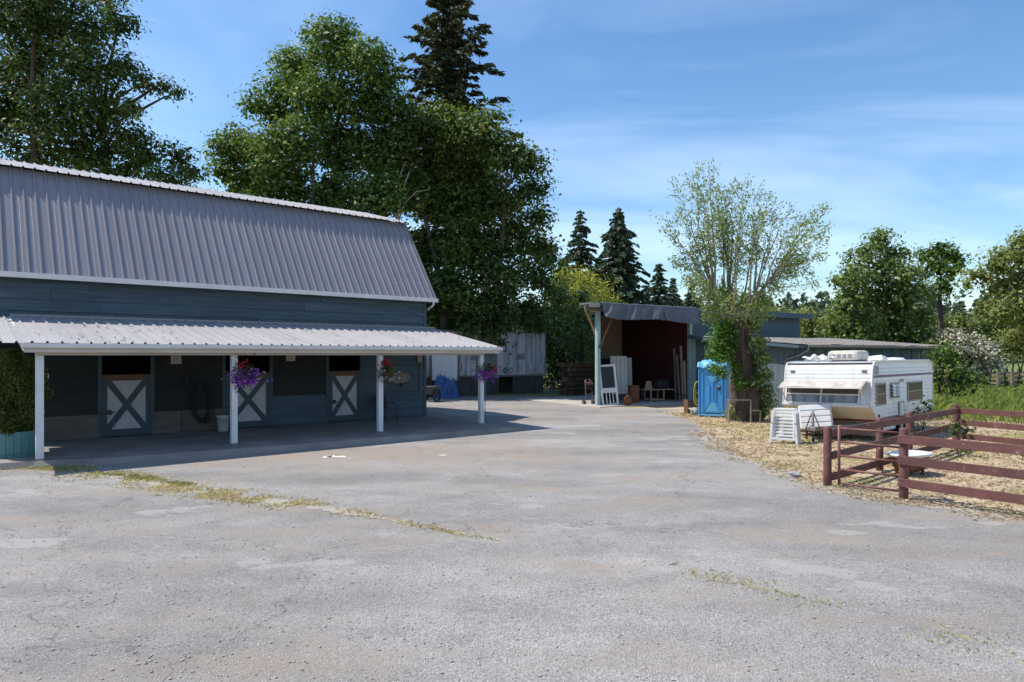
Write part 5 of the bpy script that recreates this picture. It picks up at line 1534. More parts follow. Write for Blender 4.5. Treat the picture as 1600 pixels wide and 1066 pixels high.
def side_window(x0, x1, z0, z1, split=True, nm='side_window', dark='iron'):
    w_ = MB().bb(x0, x1, 0.004, 0.010, z0, z1).build(nm, MATS['curtain'], cv)
    MB().bb(x0 + 0.03, x1 - 0.03, -0.004, 0.001, z0 + 0.03, z1 - 0.03).build('pane', MATS['glass'], w_)
    fr = MB()
    for (a, b, c, d_) in ((x0 - 0.03, x0 + 0.02, z0 - 0.03, z1 + 0.03), (x1 - 0.02, x1 + 0.03, z0 - 0.03, z1 + 0.03)): fr.bb(a, b, -0.016, 0.014, c, d_)
    for c in (z0 - 0.005, z1 + 0.005): fr.bb(x0 + 0.021, x1 - 0.021, -0.015, 0.014, c - 0.022, c + 0.022)
    if split: fr.bb(x0 + 0.021, x1 - 0.021, -0.014, 0.013, (z0 + z1) / 2 - 0.012, (z0 + z1) / 2 + 0.012)
    fr.build('window_frame', MATS['steel_grey'], w_)
    return w_
def sx(px): return K.on_y(px, 600, 0.0).x
def sz(px, py): return K.on_y(px, py, 0.0).z
side_window(sx(1371), sx(1385), sz(1378, 632), sz(1378, 600))
w_ = side_window(sx(1393), sx(1406), sz(1400, 621), sz(1400, 599), False)
lv = MB()
for k in range(4):
    z = sz(1400, 621) + 0.06 + k * 0.09
    lv.box(((sx(1393) + sx(1406)) / 2, -0.06, z + 0.03), (sx(1406) - sx(1393) - 0.06, 0.012, 0.10), (R(-32), 0, 0))
lv.build('louvre', MATS['trailer_white'], w_)
side_window(sx(1420), sx(1442), sz(1430, 625), sz(1430, 597))
for (p0, p1, q0, q1, nm, m_) in ((1408.5, 1414, 597, 592, 'vent', 'steel_grey'), (1367.5, 1375.5, 585, 572, 'furnace_vent', 'steel_grey')):
    MB().bb(sx(p0), sx(p1), -0.004, 0.012, sz((p0 + p1) / 2, q0), sz((p0 + p1) / 2, q1)).build(nm, MATS[m_], cv, bevel=0.006)
hz = MB().bb(sx(1405), sx(1413), -0.02, 0.012, sz(1409, 650), sz(1409, 627)).build('hatch', MATS['steel_grey'], cv, bevel=0.01)
MB().bb(sx(1406.3), sx(1411.7), -0.028, -0.021, sz(1409, 649), sz(1409, 629)).build('hatch_panel', MATS['trailer_white'], hz)
MB().bb(0.55, 0.62, -0.02, 0.012, 0.72, 0.80).build('socket_cover', MATS['iron'], cv)
# underside, chassis, wheels
ch_ = MB()
ch_.bb(0.55, CL - 0.02, 0.06, CW - 0.06, 0.42, 0.615)
ch_.build('floor_frame', MATS['caravan_brown'], cv)
MB().bb(0.52, 0.60, 0.10, CW - 0.10, 0.16, 0.60).build('skirt', MATS['caravan_brown'], cv)
for y in (0.10, CW - 0.32):
    for x in (3.0, 3.78):
        w_ = MB().lathe([(0.19, -0.09), (0.31, -0.10), (0.335, -0.06), (0.335, 0.06), (0.31, 0.10), (0.19, 0.09)], 24, close=False).build('wheel', MATS['rubber'], cv, smooth=True)
        w_.location = (x, y + 0.11, 0.335); w_.rotation_euler = (R(90), 0, 0)
        MB().lathe([(0.0, 0.03), (0.19, 0.05), (0.19, -0.05), (0.0, -0.03)], 18).build('rim', MATS['white_plastic'], w_)
MB().bb(0.72, 1.9, -0.02, 0.05, 0.30, 0.56).build('storage_flap', MATS['trailer_white'], cv, bevel=0.02)
# drawbar, jack, gas locker lid
for s in (0.55, CW - 0.55):
    MB().bar((0.6, s, 0.46), (-0.95, CW / 2, 0.42), 0.07, 0.10).build('drawbar', MATS['old_sheet'], cv)
MB().tube([(-0.88, CW / 2, 0.05), (-0.88, CW / 2, 0.98)], 0.035, 10).build('jack_post', MATS['old_sheet'], cv, smooth=True)
MB().tube([(-0.88, CW / 2, 0.94), (-0.88, CW / 2 - 0.26, 0.30)], 0.016, 6).build('jack_stay', MATS['rust'], cv); MB().tube([(-0.88, CW / 2, 0.94), (-0.88, CW / 2 + 0.26, 0.30)], 0.016, 6).build('jack_stay', MATS['rust'], cv)
MB().box((-0.90, CW / 2, 0.42), (0.30, 0.26, 0.12)).build('coupling', MATS['old_sheet'], cv, bevel=0.02)
jw = MB().lathe([(0.02, -0.03), (0.12, -0.035), (0.13, 0), (0.12, 0.035), (0.02, 0.03)], 18).build('jockey_wheel', MATS['rubber'], cv, smooth=True)
jw.location = (-0.88, CW / 2, 0.13); jw.rotation_euler = (R(90), 0, R(25))
# roof gear
ac = MB().box((0, 0, 0.17), (1.05, 0.98, 0.34)).build('roof_air_conditioner', MATS['roof_unit'], cv, bevel=0.12)
ac.location = (2.35, 1.50, 2.385)
MB().box((0, 0, 0.0), (0.95, 0.88, 0.03)).build('gasket', MATS['rubber'], ac)
for k in range(4): MB().box((-0.529, -0.25 + 0.17 * k, 0.16), (0.01, 0.10, 0.12)).build('grille', MATS['steel_grey'], ac)
for nm_, lx, ly, m_, d_, ht_ in (('roof_hatch', 3.35, 0.95, 'white_plastic', 0.58, 0.16), ('roof_dome', 4.2, 0.75, 'white_plastic', 0.62, 0.10)):
    o = MB().lathe([(d_ * 0.62, 0.0), (d_ * 0.62, 0.03), (d_ * 0.5, ht_), (0.0, ht_ + 0.02)], 4 if nm_ == 'roof_hatch' else 18).build(nm_, MATS[m_], cv, smooth=(nm_ != 'roof_hatch'))
    o.location = (lx, ly, 2.37); o.rotation_euler = (0, R(8) if nm_ == 'roof_hatch' else 0, R(45))
rg = thing('roof_rag', 'crumpled white cloth lying on the caravan roof front', 'cloth', K.world(1.2, 2.0, 2.41), K.rz)
MB().grid(lambda u, v: ((u - .5) * .30, (v - .5) * 1.0, 0.05 + 0.08 * math.sin(u * 9 + v * 14) * math.sin(v * 3.14) + 0.06 * math.sin(v * 21) * math.sin(u * 3.14)), 14, 24).build('cloth', MATS['white_plastic'], rg, smooth=True)
MB().bb(-0.12, 0.12, -0.42, 0.42, -0.03, 0.0).build('fold', MATS['white_plastic'], rg)

# white quilted locker lid propped on the drawbar
q = K.world(-0.30, 1.45)
gl = thing('locker_lid', 'tilted white ribbed locker cover propped before the caravan', 'cover', Vector((q.x, q.y, 0.0)), R(-26))
me_ = MB().grid(lambda u, v: ((u - .5) * .95, 0.045 * (1 - (2 * v - 1) ** 6) * (1 - (2 * u - 1) ** 6) * -1, v * 0.78), 20, 20)
lid = MB()
lid.box((0, 0, 0.40), (0.93, 0.20, 0.74)).v
base_ = lid.build('tray', MATS['white_plastic'], gl, bevel=0.06)
for k in range(4):
    MB().box((0, -0.112, 0.125 + k * 0.183), (0.84, 0.03, 0.155)).build('rib', MATS['white_plastic'], base_, bevel=0.012)
base_.rotation_euler = (R(-14), R(-6), 0); base_.location = (0, 0, 0.30)
MB().bar((-0.3, 0.1, 0.0), (-0.25, 0.14, 0.5), 0.05, 0.05).build('prop', MATS['rust'], gl); MB().bar((0.3, 0.1, 0.0), (0.25, 0.14, 0.5), 0.05, 0.05).build('prop', MATS['rust'], gl)

# folded white plastic loungers leaning in a stack
lnames = ('frontmost folded white slatted plastic chair beside the caravan', 'middle folded white plastic chair in the stack by the caravan', 'rearmost folded white plastic chair against the caravan front')
q = gp(1224, 694)
for k in range(3):
    lg = thing('folding_chair', lnames[k], 'chair', q + Vector((0.10 * k, 0.13 * k, 0)), R(-28), 'folded white chairs stacked by the caravan')
    tl = R(-7)
    def lp(mb, nm):
        o = mb.build(nm, MATS['white_plastic'], lg, bevel=0.008); o.rotation_euler = (tl, 0, 0); return o
    for s in (-1, 1):
        lp(MB().bar((0.36 * s, 0, 0), (0.30 * s, 0, 0.82), 0.06, 0.045, up=(0, 1, 0)), 'leg')
        lp(MB().bar((0.27 * s, 0.05, 0.08), (0.26 * s, 0.05, 0.98), 0.05, 0.035, up=(0, 1, 0)), 'side_rail')
        lp(MB().bar((0.31 * s, -0.03, 0.60), (0.29 * s, -0.03, 0.93), 0.07, 0.03, up=(0, 1, 0)), 'armrest')
    for j in range(9):
        z = 0.14 + j * 0.095
        if j in (0,): lp(MB().box((0, -0.001, z), (0.66, 0.04, 0.06)), 'cross_bar')
        else: lp(MB().box((0, 0.052, z), (0.50, 0.02, 0.055)), 'slat')
    lp(MB().box((0, 0.05, 0.99), (0.54, 0.04, 0.05)), 'top_rail')

# ------------------------------------------------------------------ paddock fences and gate
def fence(name, label, P0, P1, posts, rails, height=1.20, r=0.075, rail_h=0.15, off=-0.09, round_post=True, cuts=None, group='brown paddock fences'):
    """posts: distances from P0; rails: heights of rail centres"""
    P0, P1 = Vector(P0), Vector(P1); d = (P1 - P0); L = d.length
    f = thing(name, label, 'fence', (P0.x, P0.y, 0), math.atan2(d.y, d.x), group)
    rr = random.Random(int(L * 100))
    for t in posts:
        hgt = height + rr.uniform(-0.03, 0.03)
        MB().lathe([(r * 1.04, -0.3), (r, 0.3), (r * 0.97, hgt - 0.03), (r * 0.85, hgt), (0.0, hgt + 0.01)], 16, (t, 0, 0)).build('post', MATS['fence_brown'], f, smooth=True)
    cuts = cuts or posts
    ed = [c for c in cuts]
    for z in rails:
        for a, b in zip(ed[:-1], ed[1:]):
            dz0, dz1 = rr.uniform(-0.012, 0.012), rr.uniform(-0.012, 0.012)
            o = MB().bar((a + 0.003, off, z + dz0), (b - 0.003, off, z + dz1), 0.042, rail_h).build('rail', MATS['fence_brown'], f, bevel=0.006)
            for e, dz in ((a + 0.06, dz0), (b - 0.06, dz1)):
                for zz in (-0.035, 0.035):
                    MB().box((e, off - 0.0225, z + dz + zz), (0.014, 0.006, 0.014)).build('bolt', MATS['iron'], o)
    return f
PA, PB = gp(1293, 760), gp(1412, 780)
u_ = Vector((0.61, -0.79, 0)).normalized()
fence('paddock_fence', 'nearest brown three-rail fence running out of frame at right', PB, PB + u_ * 5.4, [0.0, 2.7, 5.4], [1.07, 0.69, 0.30], 1.25, off=-0.09, cuts=[-0.06, 2.7, 5.4])
PC = Vector((12.3, 18.8, 0))
fence('paddock_fence', 'brown rail fence slanting away from gate along the caravan', PA, PC, [0.0, 2.7, 4.6, 8.30], [1.03, 0.62, 0.20], 1.17, off=-0.09, cuts=[0.0, 2.7, 4.6, 8.3])
fence('paddock_fence', 'far brown rail fence crossing the paddock at right edge', PC + Vector((0.05, 0, 0)), PC + Vector((0.45, -0.89, 0)).normalized() * 4.4, [0.0, 2.2, 4.4], [1.03, 0.70, 0.33], 1.12, off=-0.09, cuts=[0.1, 2.2, 4.4])
# tubular gate
G0, G1 = gp(1311, 757, 0.07), gp(1407, 770, 0.07)
gdv = (G1 - G0); gl_ = Vector((gdv.x, gdv.y)).length
gt = thing('tube_gate', 'small brown tubular metal gate between two fence posts', 'gate', (G0.x, G0.y, 0), math.atan2(gdv.y, gdv.x))
for x in (0.0, gl_): MB().tube([(x, 0, 0.06), (x, 0, 1.20)], 0.026, 12).build('upright', MATS['gate_brown'], gt, smooth=True)
for i in range(5):
    z = 0.10 + i * 0.262
    MB().tube([(0.024, 0, z), (gl_ - 0.024, 0, z)], 0.021, 10).build('bar', MATS['gate_brown'], gt, smooth=True)
for z in (0.35, 0.98): MB().bb(gl_ + 0.02, gl_ + 0.10, -0.02, 0.02, z - 0.03, z + 0.03).build('hinge', MATS['iron'], gt)
MB().tube([(gl_ - 0.05, -0.03, 0.66), (gl_ + 0.02, -0.07, 0.55), (gl_ + 0.1, -0.08, 0.60), (gl_ + 0.08, -0.05, 0.70)], 0.014, 6).build('chain', MATS['rust'], gt)

# bathtub used as a trough
q = gp(1421, 742)
tu = thing('bathtub_trough', 'old bathtub trough with white rim and rusty sides behind the gate', 'bathtub', q, R(28))
tu.scale = (0.82, 0.82, 0.92)
def ring(z, lx, ly): return (z, lx, ly)
prof = [(0.10, 0.34, 0.20), (0.20, 0.48, 0.27), (0.44, 0.58, 0.34), (0.47, 0.60, 0.36)]
def oval(mb, rows, n=32):
    o = len(mb.v)
    for z, lx, ly in rows:
        for k in range(n):
            t = 2 * math.pi * k / n; c, s = math.cos(t), math.sin(t); e = 0.72
            mb.v.append((math.copysign(abs(c) ** e, c) * lx, math.copysign(abs(s) ** e, s) * ly, z))
    for i in range(len(rows) - 1):
        for k in range(n): mb.f.append((o+i*n+k, o+i*n+(k+1) % n, o+(i+1)*n+(k+1) % n, o+(i+1)*n+k))
    return mb
m_ = oval(MB(), prof); m_.f.append(tuple(range(31, -1, -1))); m_.build('shell', MATS['rust'], tu, smooth=True)
m_ = oval(MB(), [(0.44, 0.605, 0.365), (0.47, 0.64, 0.40), (0.50, 0.645, 0.405), (0.515, 0.62, 0.38), (0.49, 0.55, 0.31), (0.30, 0.46, 0.25), (0.16, 0.33, 0.17)])
m_.f.append(tuple(len(m_.v) - 32 + k for k in range(32))); m_.build('rim', MATS['white_plastic'], tu, smooth=True)
for x in (-0.3, 0.3):
    for y in (-0.16, 0.16): MB().lathe([(0.05, 0), (0.035, 0.05), (0.05, 0.14)], 8, (x, y, 0)).build('foot', MATS['rust'], tu)
# boulder at the verge
q = gp(1240, 746)
st_ = MB()
rng = np.random.default_rng(3)
bm = bmesh.new(); bmesh.ops.create_icosphere(bm, subdivisions=3, radius=0.14)
for v in bm.verts:
    v.co *= 1 + 0.16 * math.sin(v.co.x * 31 + 1) * math.sin(v.co.y * 27) + 0.10 * math.sin(v.co.z * 40 + v.co.x * 20)
    v.co.z *= 0.62
me = bpy.data.meshes.new('verge_stone'); bm.to_mesh(me); bm.free(); me.materials.append(MATS['stone'])
o = bpy.data.objects.new('verge_stone', me); COL.objects.link(o); o.location = q + Vector((0, 0, 0.05))
tag(o, 'single pale grey stone at the edge of the tarmac left of the gate', 'stone')

# ------------------------------------------------------------------ trees behind the barn
oakA = px_lobes([(520, 72, 52), (462, 110, 44), (578, 105, 46), (430, 165, 46), (505, 150, 62), (590, 165, 52), (372, 222, 30), (344, 232, 20), (400, 235, 42), (455, 225, 52),
                 (540, 235, 60), (605, 240, 50), (350, 268, 24), (385, 285, 36), (440, 295, 50), (520, 310, 52), (590, 310, 48), (480, 350, 46), (400, 330, 34), (560, 370, 46)], 42, 2.2, 1)
tree('oak_tree', 'tall bright green oak rising behind the middle of the barn roof', (at(500, 500, 42).x, 42, 0), oakA, 'leaf_oak', 'bark_grey', 11, trunk_r=0.34, fork=0.30, stems=3,
     per_m2=2.6, per_clump=28, clump_r=0.36, leaf=0.22, shell=0.5, bump=0.34, group='oaks behind the barn', tone0=0.46)
oakB = px_lobes([(690, 195, 44), (640, 200, 40), (625, 260, 34), (745, 205, 42), (665, 255, 52), (735, 265, 54), (795, 245, 36), (830, 250, 22), (640, 300, 44), (700, 325, 52), (770, 320, 50), (825, 300, 30),
                 (842, 340, 22), (800, 370, 42), (735, 390, 54), (675, 385, 44), (845, 385, 26), (655, 430, 36), (648, 468, 32), (700, 450, 52), (775, 440, 54), (835, 430, 34), (860, 400, 18), (690, 500, 42), (760, 500, 46), (830, 490, 40)], 43, 2.4, 2)
tree('oak_tree', 'broad dark oak right of the barn gable overhanging the white trailer', (at(720, 500, 45).x, 45, 0), oakB, 'leaf_oak_b', 'bark_grey', 12, trunk_r=0.40, fork=0.25, stems=2,
     per_m2=2.6, per_clump=28, clump_r=0.36, leaf=0.22, shell=0.5, bump=0.34, group='oaks behind the barn', tone0=0.40)
# bare grey dead limbs of the dark oak
dl = thing('dead_snag', 'pale bare dead snag between the oaks above the barn ridge', 'dead tree', (at(622, 500, 40).x, 40, 0))
rng = np.random.default_rng(8); dm = MB(); b0 = at(622, 500, 40)
def dpx(rows): return [at(x, y, 40) - Vector((b0.x, 40, 0)) for x, y in rows]
dm.tube([Vector((0, 0, 0))] + dpx([(618, 400), (620, 345), (628, 300), (640, 268)]), [0.16, 0.12, 0.09, 0.06, 0.03], 7)
dm.build('trunk', MATS['bark_pale'], dl, smooth=True)
for rows in ([(618, 360), (632, 318), (650, 300), (672, 296)], [(626, 300), (622, 280), (630, 262), (634, 252)], [(619, 340), (606, 318), (604, 296)]):
    MB().tube(dpx(rows), [0.06, 0.045, 0.03, 0.015][:len(rows)], 6).build('branch', MATS['bark_pale'], dl, smooth=True)

conifer('fir_tree', 'tall brownish fir with top cut off by frame behind oaks', (at(702, 500, 50).x, 50, 0), 32.5, 8.8, 21, whorl=1.15, spray=120, size=0.62, droop=0.10, power=0.62, gaps=0.34, z0=0.3, rag=0.30)
# far-left trees
leftA = px_lobes([(30, 30, 62), (110, 40, 60), (185, 40, 30), (60, 110, 62), (140, 110, 54), (195, 105, 24), (20, 170, 54), (95, 175, 58), (170, 180, 44), (205, 165, 18), (60, 235, 56), (140, 235, 50),
                  (205, 215, 28), (225, 245, 36), (275, 245, 26), (300, 270, 22), (260, 285, 34), (190, 275, 40), (-40, 90, 70), (-50, 190, 70), (60, -40, 66), (150, -30, 50), (228, 128, 19), (255, 136, 15), (278, 146, 8)], 37, 1.8, 3)
tree('oak_tree', 'dense dark oak filling the upper left corner above the barn', (at(90, 500, 37).x, 37, 0), leftA, 'leaf_dark', 'bark_dark', 13, trunk_r=0.42, fork=0.3, stems=2,
     per_m2=3.0, per_clump=26, clump_r=0.29, leaf=0.18, shell=0.45, bump=0.32, group='oaks behind the barn', tone0=0.50)
# low growth under the trees behind the trailer
def bush(name, label, rows, Y, m, seed, cat='shrub', group=None, **kw):
    lb = px_lobes(rows, Y, kw.pop('dY', 1.0), seed)
    mx = sum(l[0] for l in lb) / len(lb)
    return tree(name, label, (mx, Y, 0), lb, m, 'bark_dark', seed, trunk_r=kw.pop('trunk_r', 0.10), fork=0.2, stems=3, cat=cat, group=group, twigs=2, **kw)
bush('hazel_shrub', 'dark undergrowth shrub directly above the left end of trailer', [(690, 520, 40), (735, 515, 42), (780, 520, 40), (690, 470, 36), (760, 480, 36), (650, 500, 30)], 50, 'leaf_dark', 41, per_m2=2.2, per_clump=12, leaf=0.22, group='undergrowth behind the yard')
bush('hazel_shrub', 'dark undergrowth shrub filling the gap right of the trailer', [(850, 540, 36), (880, 550, 34), (905, 545, 30), (870, 580, 30), (905, 585, 26), (840, 505, 34), (885, 510, 30), (835, 595, 18), (858, 598, 16), (880, 598, 16), (903, 600, 16), (925, 598, 16), (930, 570, 20)], 52, 'leaf_dark', 42, per_m2=2.2, per_clump=12, leaf=0.22, group='undergrowth behind the yard')
bush('bay_shrub', 'sunlit mid-green shrub left of the open shed roof', [(880, 470, 32), (905, 500, 30), (925, 530, 26), (890, 530, 28), (862, 450, 28), (910, 465, 20), (935, 560, 22)], 46, 'leaf_mid', 43, per_m2=2.4, per_clump=12, leaf=0.19, group='undergrowth behind the yard', tone0=0.40)
bush('golden_willow', 'bright yellow-green willow crown above the left shed corner', [(880, 432, 24), (915, 440, 28), (940, 455, 24), (900, 462, 26), (955, 475, 20), (930, 478, 24), (865, 445, 16)], 62, 'leaf_yellow', 44, cat='tree', per_m2=2.2, per_clump=12, leaf=0.20, asp=0.3)
conifer('spruce_tree', 'pointed dark spruce left of a pair behind yellow willow', (at(906, 500, 78).x, 78, 0), 2.55 + (555 - 325) / FPX * 78, 5.6, 22, 'needle_far', whorl=0.85, spray=44, size=0.75, droop=0.22, power=0.8, gaps=0.12, group='conifers beyond the yard')
conifer('spruce_tree', 'taller pointed spruce right of a pair behind yellow willow', (at(967, 500, 76).x, 76, 0), 2.55 + (555 - 320) / FPX * 76, 5.8, 23, 'needle_far', whorl=0.75, spray=50, size=0.75, droop=0.24, power=0.72, group='conifers beyond the yard')
for i, (px, py, Y, r, lb) in enumerate(((1030, 408, 95, 3.6, 'small spruce just left of the pollard willow crown'), (1052, 432, 105, 3.4, 'low spruce partly hidden by the pollard willow crown'),
                                        (1010, 440, 100, 3.6, 'squat spruce between tall pair and small spruce'), (1080, 440, 110, 3.6, 'faint far spruce behind the willow stem'), (935, 400, 84, 3.8, 'blunt spruce between the tall spruce pair'),
                                        (880, 402, 80, 3.8, 'shaded spruce at edge of the dark oak'))):
    conifer('spruce_tree', lb, (at(px, 500, Y).x, Y, 0), 2.55 + (555 - py) / FPX * Y, r, 50 + i, 'needle_far', whorl=0.8, spray=34, size=0.85, droop=0.22, power=0.7, group='conifers beyond the yard')
# ------------------------------------------------------------------ trees to the right
rt = px_lobes([(1375, 378, 26), (1350, 400, 26), (1395, 402, 28), (1335, 430, 26), (1375, 430, 34), (1415, 432, 28), (1312, 440, 16), (1330, 462, 26), (1365, 468, 36), (1410, 470, 34), (1440, 455, 24), (1318, 480, 18),
               (1350, 503, 32), (1395, 508, 36), (1435, 500, 26), (1330, 520, 26), (1375, 535, 32), (1420, 535, 28), (1447, 525, 16), (1300, 515, 18)], 54, 1.8, 4)
tree('poplar_tree', 'glossy green spreading poplar behind the lean-to roof', (at(1380, 500, 54).x, 54, 0), rt, 'leaf_mid', 'bark_dark', 14, trunk_r=0.26, fork=0.25, stems=2, per_m2=2.0, per_clump=17, clump_r=0.34, leaf=0.26, shell=0.45, bump=0.30, tone0=0.42)
rt = px_lobes([(1470, 392, 22), (1448, 400, 18), (1492, 402, 18), (1462, 418, 20), (1484, 425, 18), (1440, 425, 14), (1500, 415, 10), (1470, 445, 16), (1455, 460, 14), (1482, 452, 10)], 72, 1.2, 5)
tree('oak_tree', 'round-topped distant oak between poplar and right-edge tree', (at(1468, 500, 72).x, 72, 0), rt, 'leaf_oak', 'bark_dark', 15, trunk_r=0.32, fork=0.55, per_m2=1.7, per_clump=11, clump_r=0.36, leaf=0.30, bump=0.28, tone0=0.5)
rt = px_lobes([(1590, 395, 34), (1560, 410, 28), (1620, 380, 40), (1640, 430, 60), (1590, 440, 34), (1545, 430, 22), (1520, 432, 16), (1510, 444, 10), (1560, 450, 24), (1600, 480, 40), (1560, 490, 28), (1535, 485, 20), (1650, 500, 50)], 60, 2, 6)
tree('oak_tree', 'large spreading oak cut by the right edge of frame', (at(1625, 500, 60).x, 60, 0), rt, 'leaf_olive', 'bark_grey', 16, trunk_r=0.40, fork=0.4, per_m2=1.7, per_clump=11, clump_r=0.38, leaf=0.27, bump=0.28, tone0=0.42)
bush('hawthorn_shrub', 'hawthorn bush covered in cream-white blossom at right', [(1500, 540, 26), (1530, 545, 26), (1475, 530, 18), (1515, 565, 26), (1545, 562, 18), (1490, 562, 18), (1558, 572, 12), (1535, 580, 16)], 52, 'leaf_dark', 61, per_m2=2.4, per_clump=11, leaf=0.18, tone0=0.6)
hw = bpy.data.objects['hawthorn_shrub']
lb = px_lobes([(1500, 538, 27), (1530, 543, 27), (1475, 528, 19), (1515, 563, 27), (1545, 560, 19), (1490, 560, 18), (1558, 571, 13), (1535, 578, 17)], 51.7, 1.0, 61)
crown('blossom', [(l[0] - hw.location.x, l[1] - hw.location.y, l[2], l[3]) for l in lb], 'blossom', hw, 62, per_m2=2.4, per_clump=9, clump_r=0.22, leaf=0.17, shell=0.82, asp=0.9)
bush('laurel_shrub', 'dense deep green laurel at the rear end of the caravan', [(1480, 565, 24), (1470, 590, 24), (1500, 588, 24), (1462, 560, 18), (1515, 598, 16), (1475, 545, 14), (1490, 600, 18)], 35, 'leaf_oak', 63, per_m2=3.4, per_clump=11, leaf=0.17, clump_r=0.24, tone0=0.42)
bush('gorse_shrub', 'yellow-olive shrub left of right frame edge', [(1580, 530, 22), (1602, 525, 26), (1590, 550, 18), (1572, 545, 14), (1605, 555, 18)], 62, 'leaf_olive', 64, per_m2=2.2, per_clump=11, leaf=0.2, tone0=0.75)
bush('willow_shrub', 'rounded olive thicket behind the poplar foot', [(1262, 500, 22), (1285, 512, 20), (1300, 500, 22), (1270, 520, 18), (1245, 510, 16), (1310, 520, 20)], 66, 'leaf_olive', 65, per_m2=2.0, per_clump=11, leaf=0.24, tone0=0.62, group='thickets beyond the lean-to')
bush('willow_shrub', 'brownish-green thicket right of the poplar', [(1460, 500, 18), (1480, 512, 18), (1500, 505, 20), (1520, 515, 22), (1545, 520, 20), (1470, 520, 14)], 76, 'leaf_olive', 66, per_m2=1.8, per_clump=11, leaf=0.26, tone0=0.30, group='thickets beyond the lean-to')
bush('willow_shrub', 'dense green thicket below the large right-edge oak', [(1560, 505, 26), (1590, 500, 30), (1535, 515, 20), (1620, 510, 30), (1600, 525, 20)], 74, 'leaf_mid', 67, per_m2=1.8, per_clump=11, leaf=0.26, tone0=0.30, group='thickets beyond the lean-to')
bush('bramble_bush', 'sparse leggy bramble growing against the caravan side', [(1432, 640, 12), (1444, 630, 10), (1425, 648, 10), (1452, 640, 9), (1440, 650, 10)], 21.3, 'leaf_mid', 68, trunk_r=0.02, dY=0.2, per_m2=9, per_clump=6, leaf=0.085, clump_r=0.10, tone0=0.4)
bush('bramble_bush', 'low dark weed clump inside the paddock corner', [(1498, 668, 9), (1508, 672, 8), (1490, 676, 8)], 17.0, 'leaf_dark', 69, trunk_r=0.015, dY=0.2, per_m2=14, per_clump=7, leaf=0.07, clump_r=0.08)

# far wooded rise: reads as one mass
rng = np.random.default_rng(77)
n = 900
X = rng.uniform(-160, 330, n); Y = rng.uniform(190, 330, n)
P, Sz, Tn, Ax = [], [], [], []
for x, y in zip(X, Y):
    h = rng.uniform(7, 14); z0 = terr(x, y); k = 46; con = rng.random() < 0.6
    t = rng.random(k); rad = (2.4 * (1 - t) if con else 3.0 * np.sin(np.pi * np.clip(t, 0.08, 1))) + 0.3
    a = rng.uniform(0, 6.283, k)
    P.append(np.stack([x + np.cos(a) * rad, y + np.sin(a) * rad, z0 + h * (0.1 + 0.9 * t)], 1)); Sz.append(rng.uniform(1.2, 2.4, k)); Tn.append(rng.uniform(0.2, 0.9, k) + rng.normal(0, 0.1))
o = leaves('far_wood', np.concatenate(P), np.concatenate(Sz), np.concatenate(Tn), 'needle_far', None, rng, asp=0.8)
tag(o, 'distant dark wooded rise on the horizon', 'woodland', None, 'stuff')
# far hedge trees at mid distance right
for i, (px, Y, w, h, lbq) in enumerate(((1120, 120, 9, 11, 'far round tree on the skyline behind the shed roof'), (1180, 125, 9, 10, 'far low tree on the skyline right of willow stem'), (1225, 118, 9, 10.5, 'far broad tree above the lean-to roof'),
                                  (1275, 122, 9, 9.5, 'far tree on the skyline left of the poplar'), (1040, 118, 9, 11, 'far tree on the skyline above the tarpaulin'), (1560, 128, 10, 10, 'far tree on skyline beneath the right-edge oak'), (1490, 130, 9, 9, 'far tree seen under the round-topped oak'))):
    r0 = np.random.default_rng(90 + i); b = at(px, 500, Y); x = b.x
    lb = [(x + r0.uniform(-w / 2, w / 2), Y + r0.uniform(-2, 2), h * r0.uniform(0.4, 0.82), r0.uniform(1.8, 2.8)) for _ in range(9)]
    tree('field_tree', lbq, (x, Y, 0), lb, 'needle_far' if i % 2 else 'leaf_olive', 'bark_dark', 100 + i, trunk_r=0.25, fork=0.3, twigs=1, per_m2=0.9, per_clump=9, clump_r=0.5, leaf=0.55, group='far trees on the skyline', tone0=0.4)

# ------------------------------------------------------------------ pollard willow by the toilet
pb_ = gp(1168, 657)
pw_ = thing('pollard_willow', 'pollard willow with stout shaggy trunk and thin upright shoots', 'tree', pb_)
rng = np.random.default_rng(55)
tk = MB(); NA, NZ = 72, 60
cx = lambda t: (-0.10 - 0.20 * t + 0.12 * math.sin(t * 5))
HT = 4.05
def trunk(u, v):
    a = 2 * math.pi * u
    r = 0.52 - 0.10 * v + 0.16 * (1 - v) ** 4 + 0.10 * max(0, v - 0.8) * 5
    r *= 1 + 0.10 * math.sin(a * 5 + v * 4) + 0.08 * (1 - 2 * abs(math.sin(a * 4.5 - v * 7))) + 0.05 * math.sin(a * 3 + v * 17) + 0.05 * (1 - 2 * abs(math.sin(a * 9 + v * 23))) + 0.03 * math.sin(a * 23 + v * 9)
    return (cx(v) + r * math.cos(a), r * math.sin(a) * 0.9, -0.15 + v * HT)
tk.grid(trunk, NA, NZ)
tk.tube([(cx(1), 0, HT - 0.25), (cx(1), 0, HT - 0.02)], [0.52, 0.2], 12)
tk.build('trunk', MATS['bark_dark'], pw_, smooth=True)
shoots, P, Ax, Tn = MB(), [], [], []
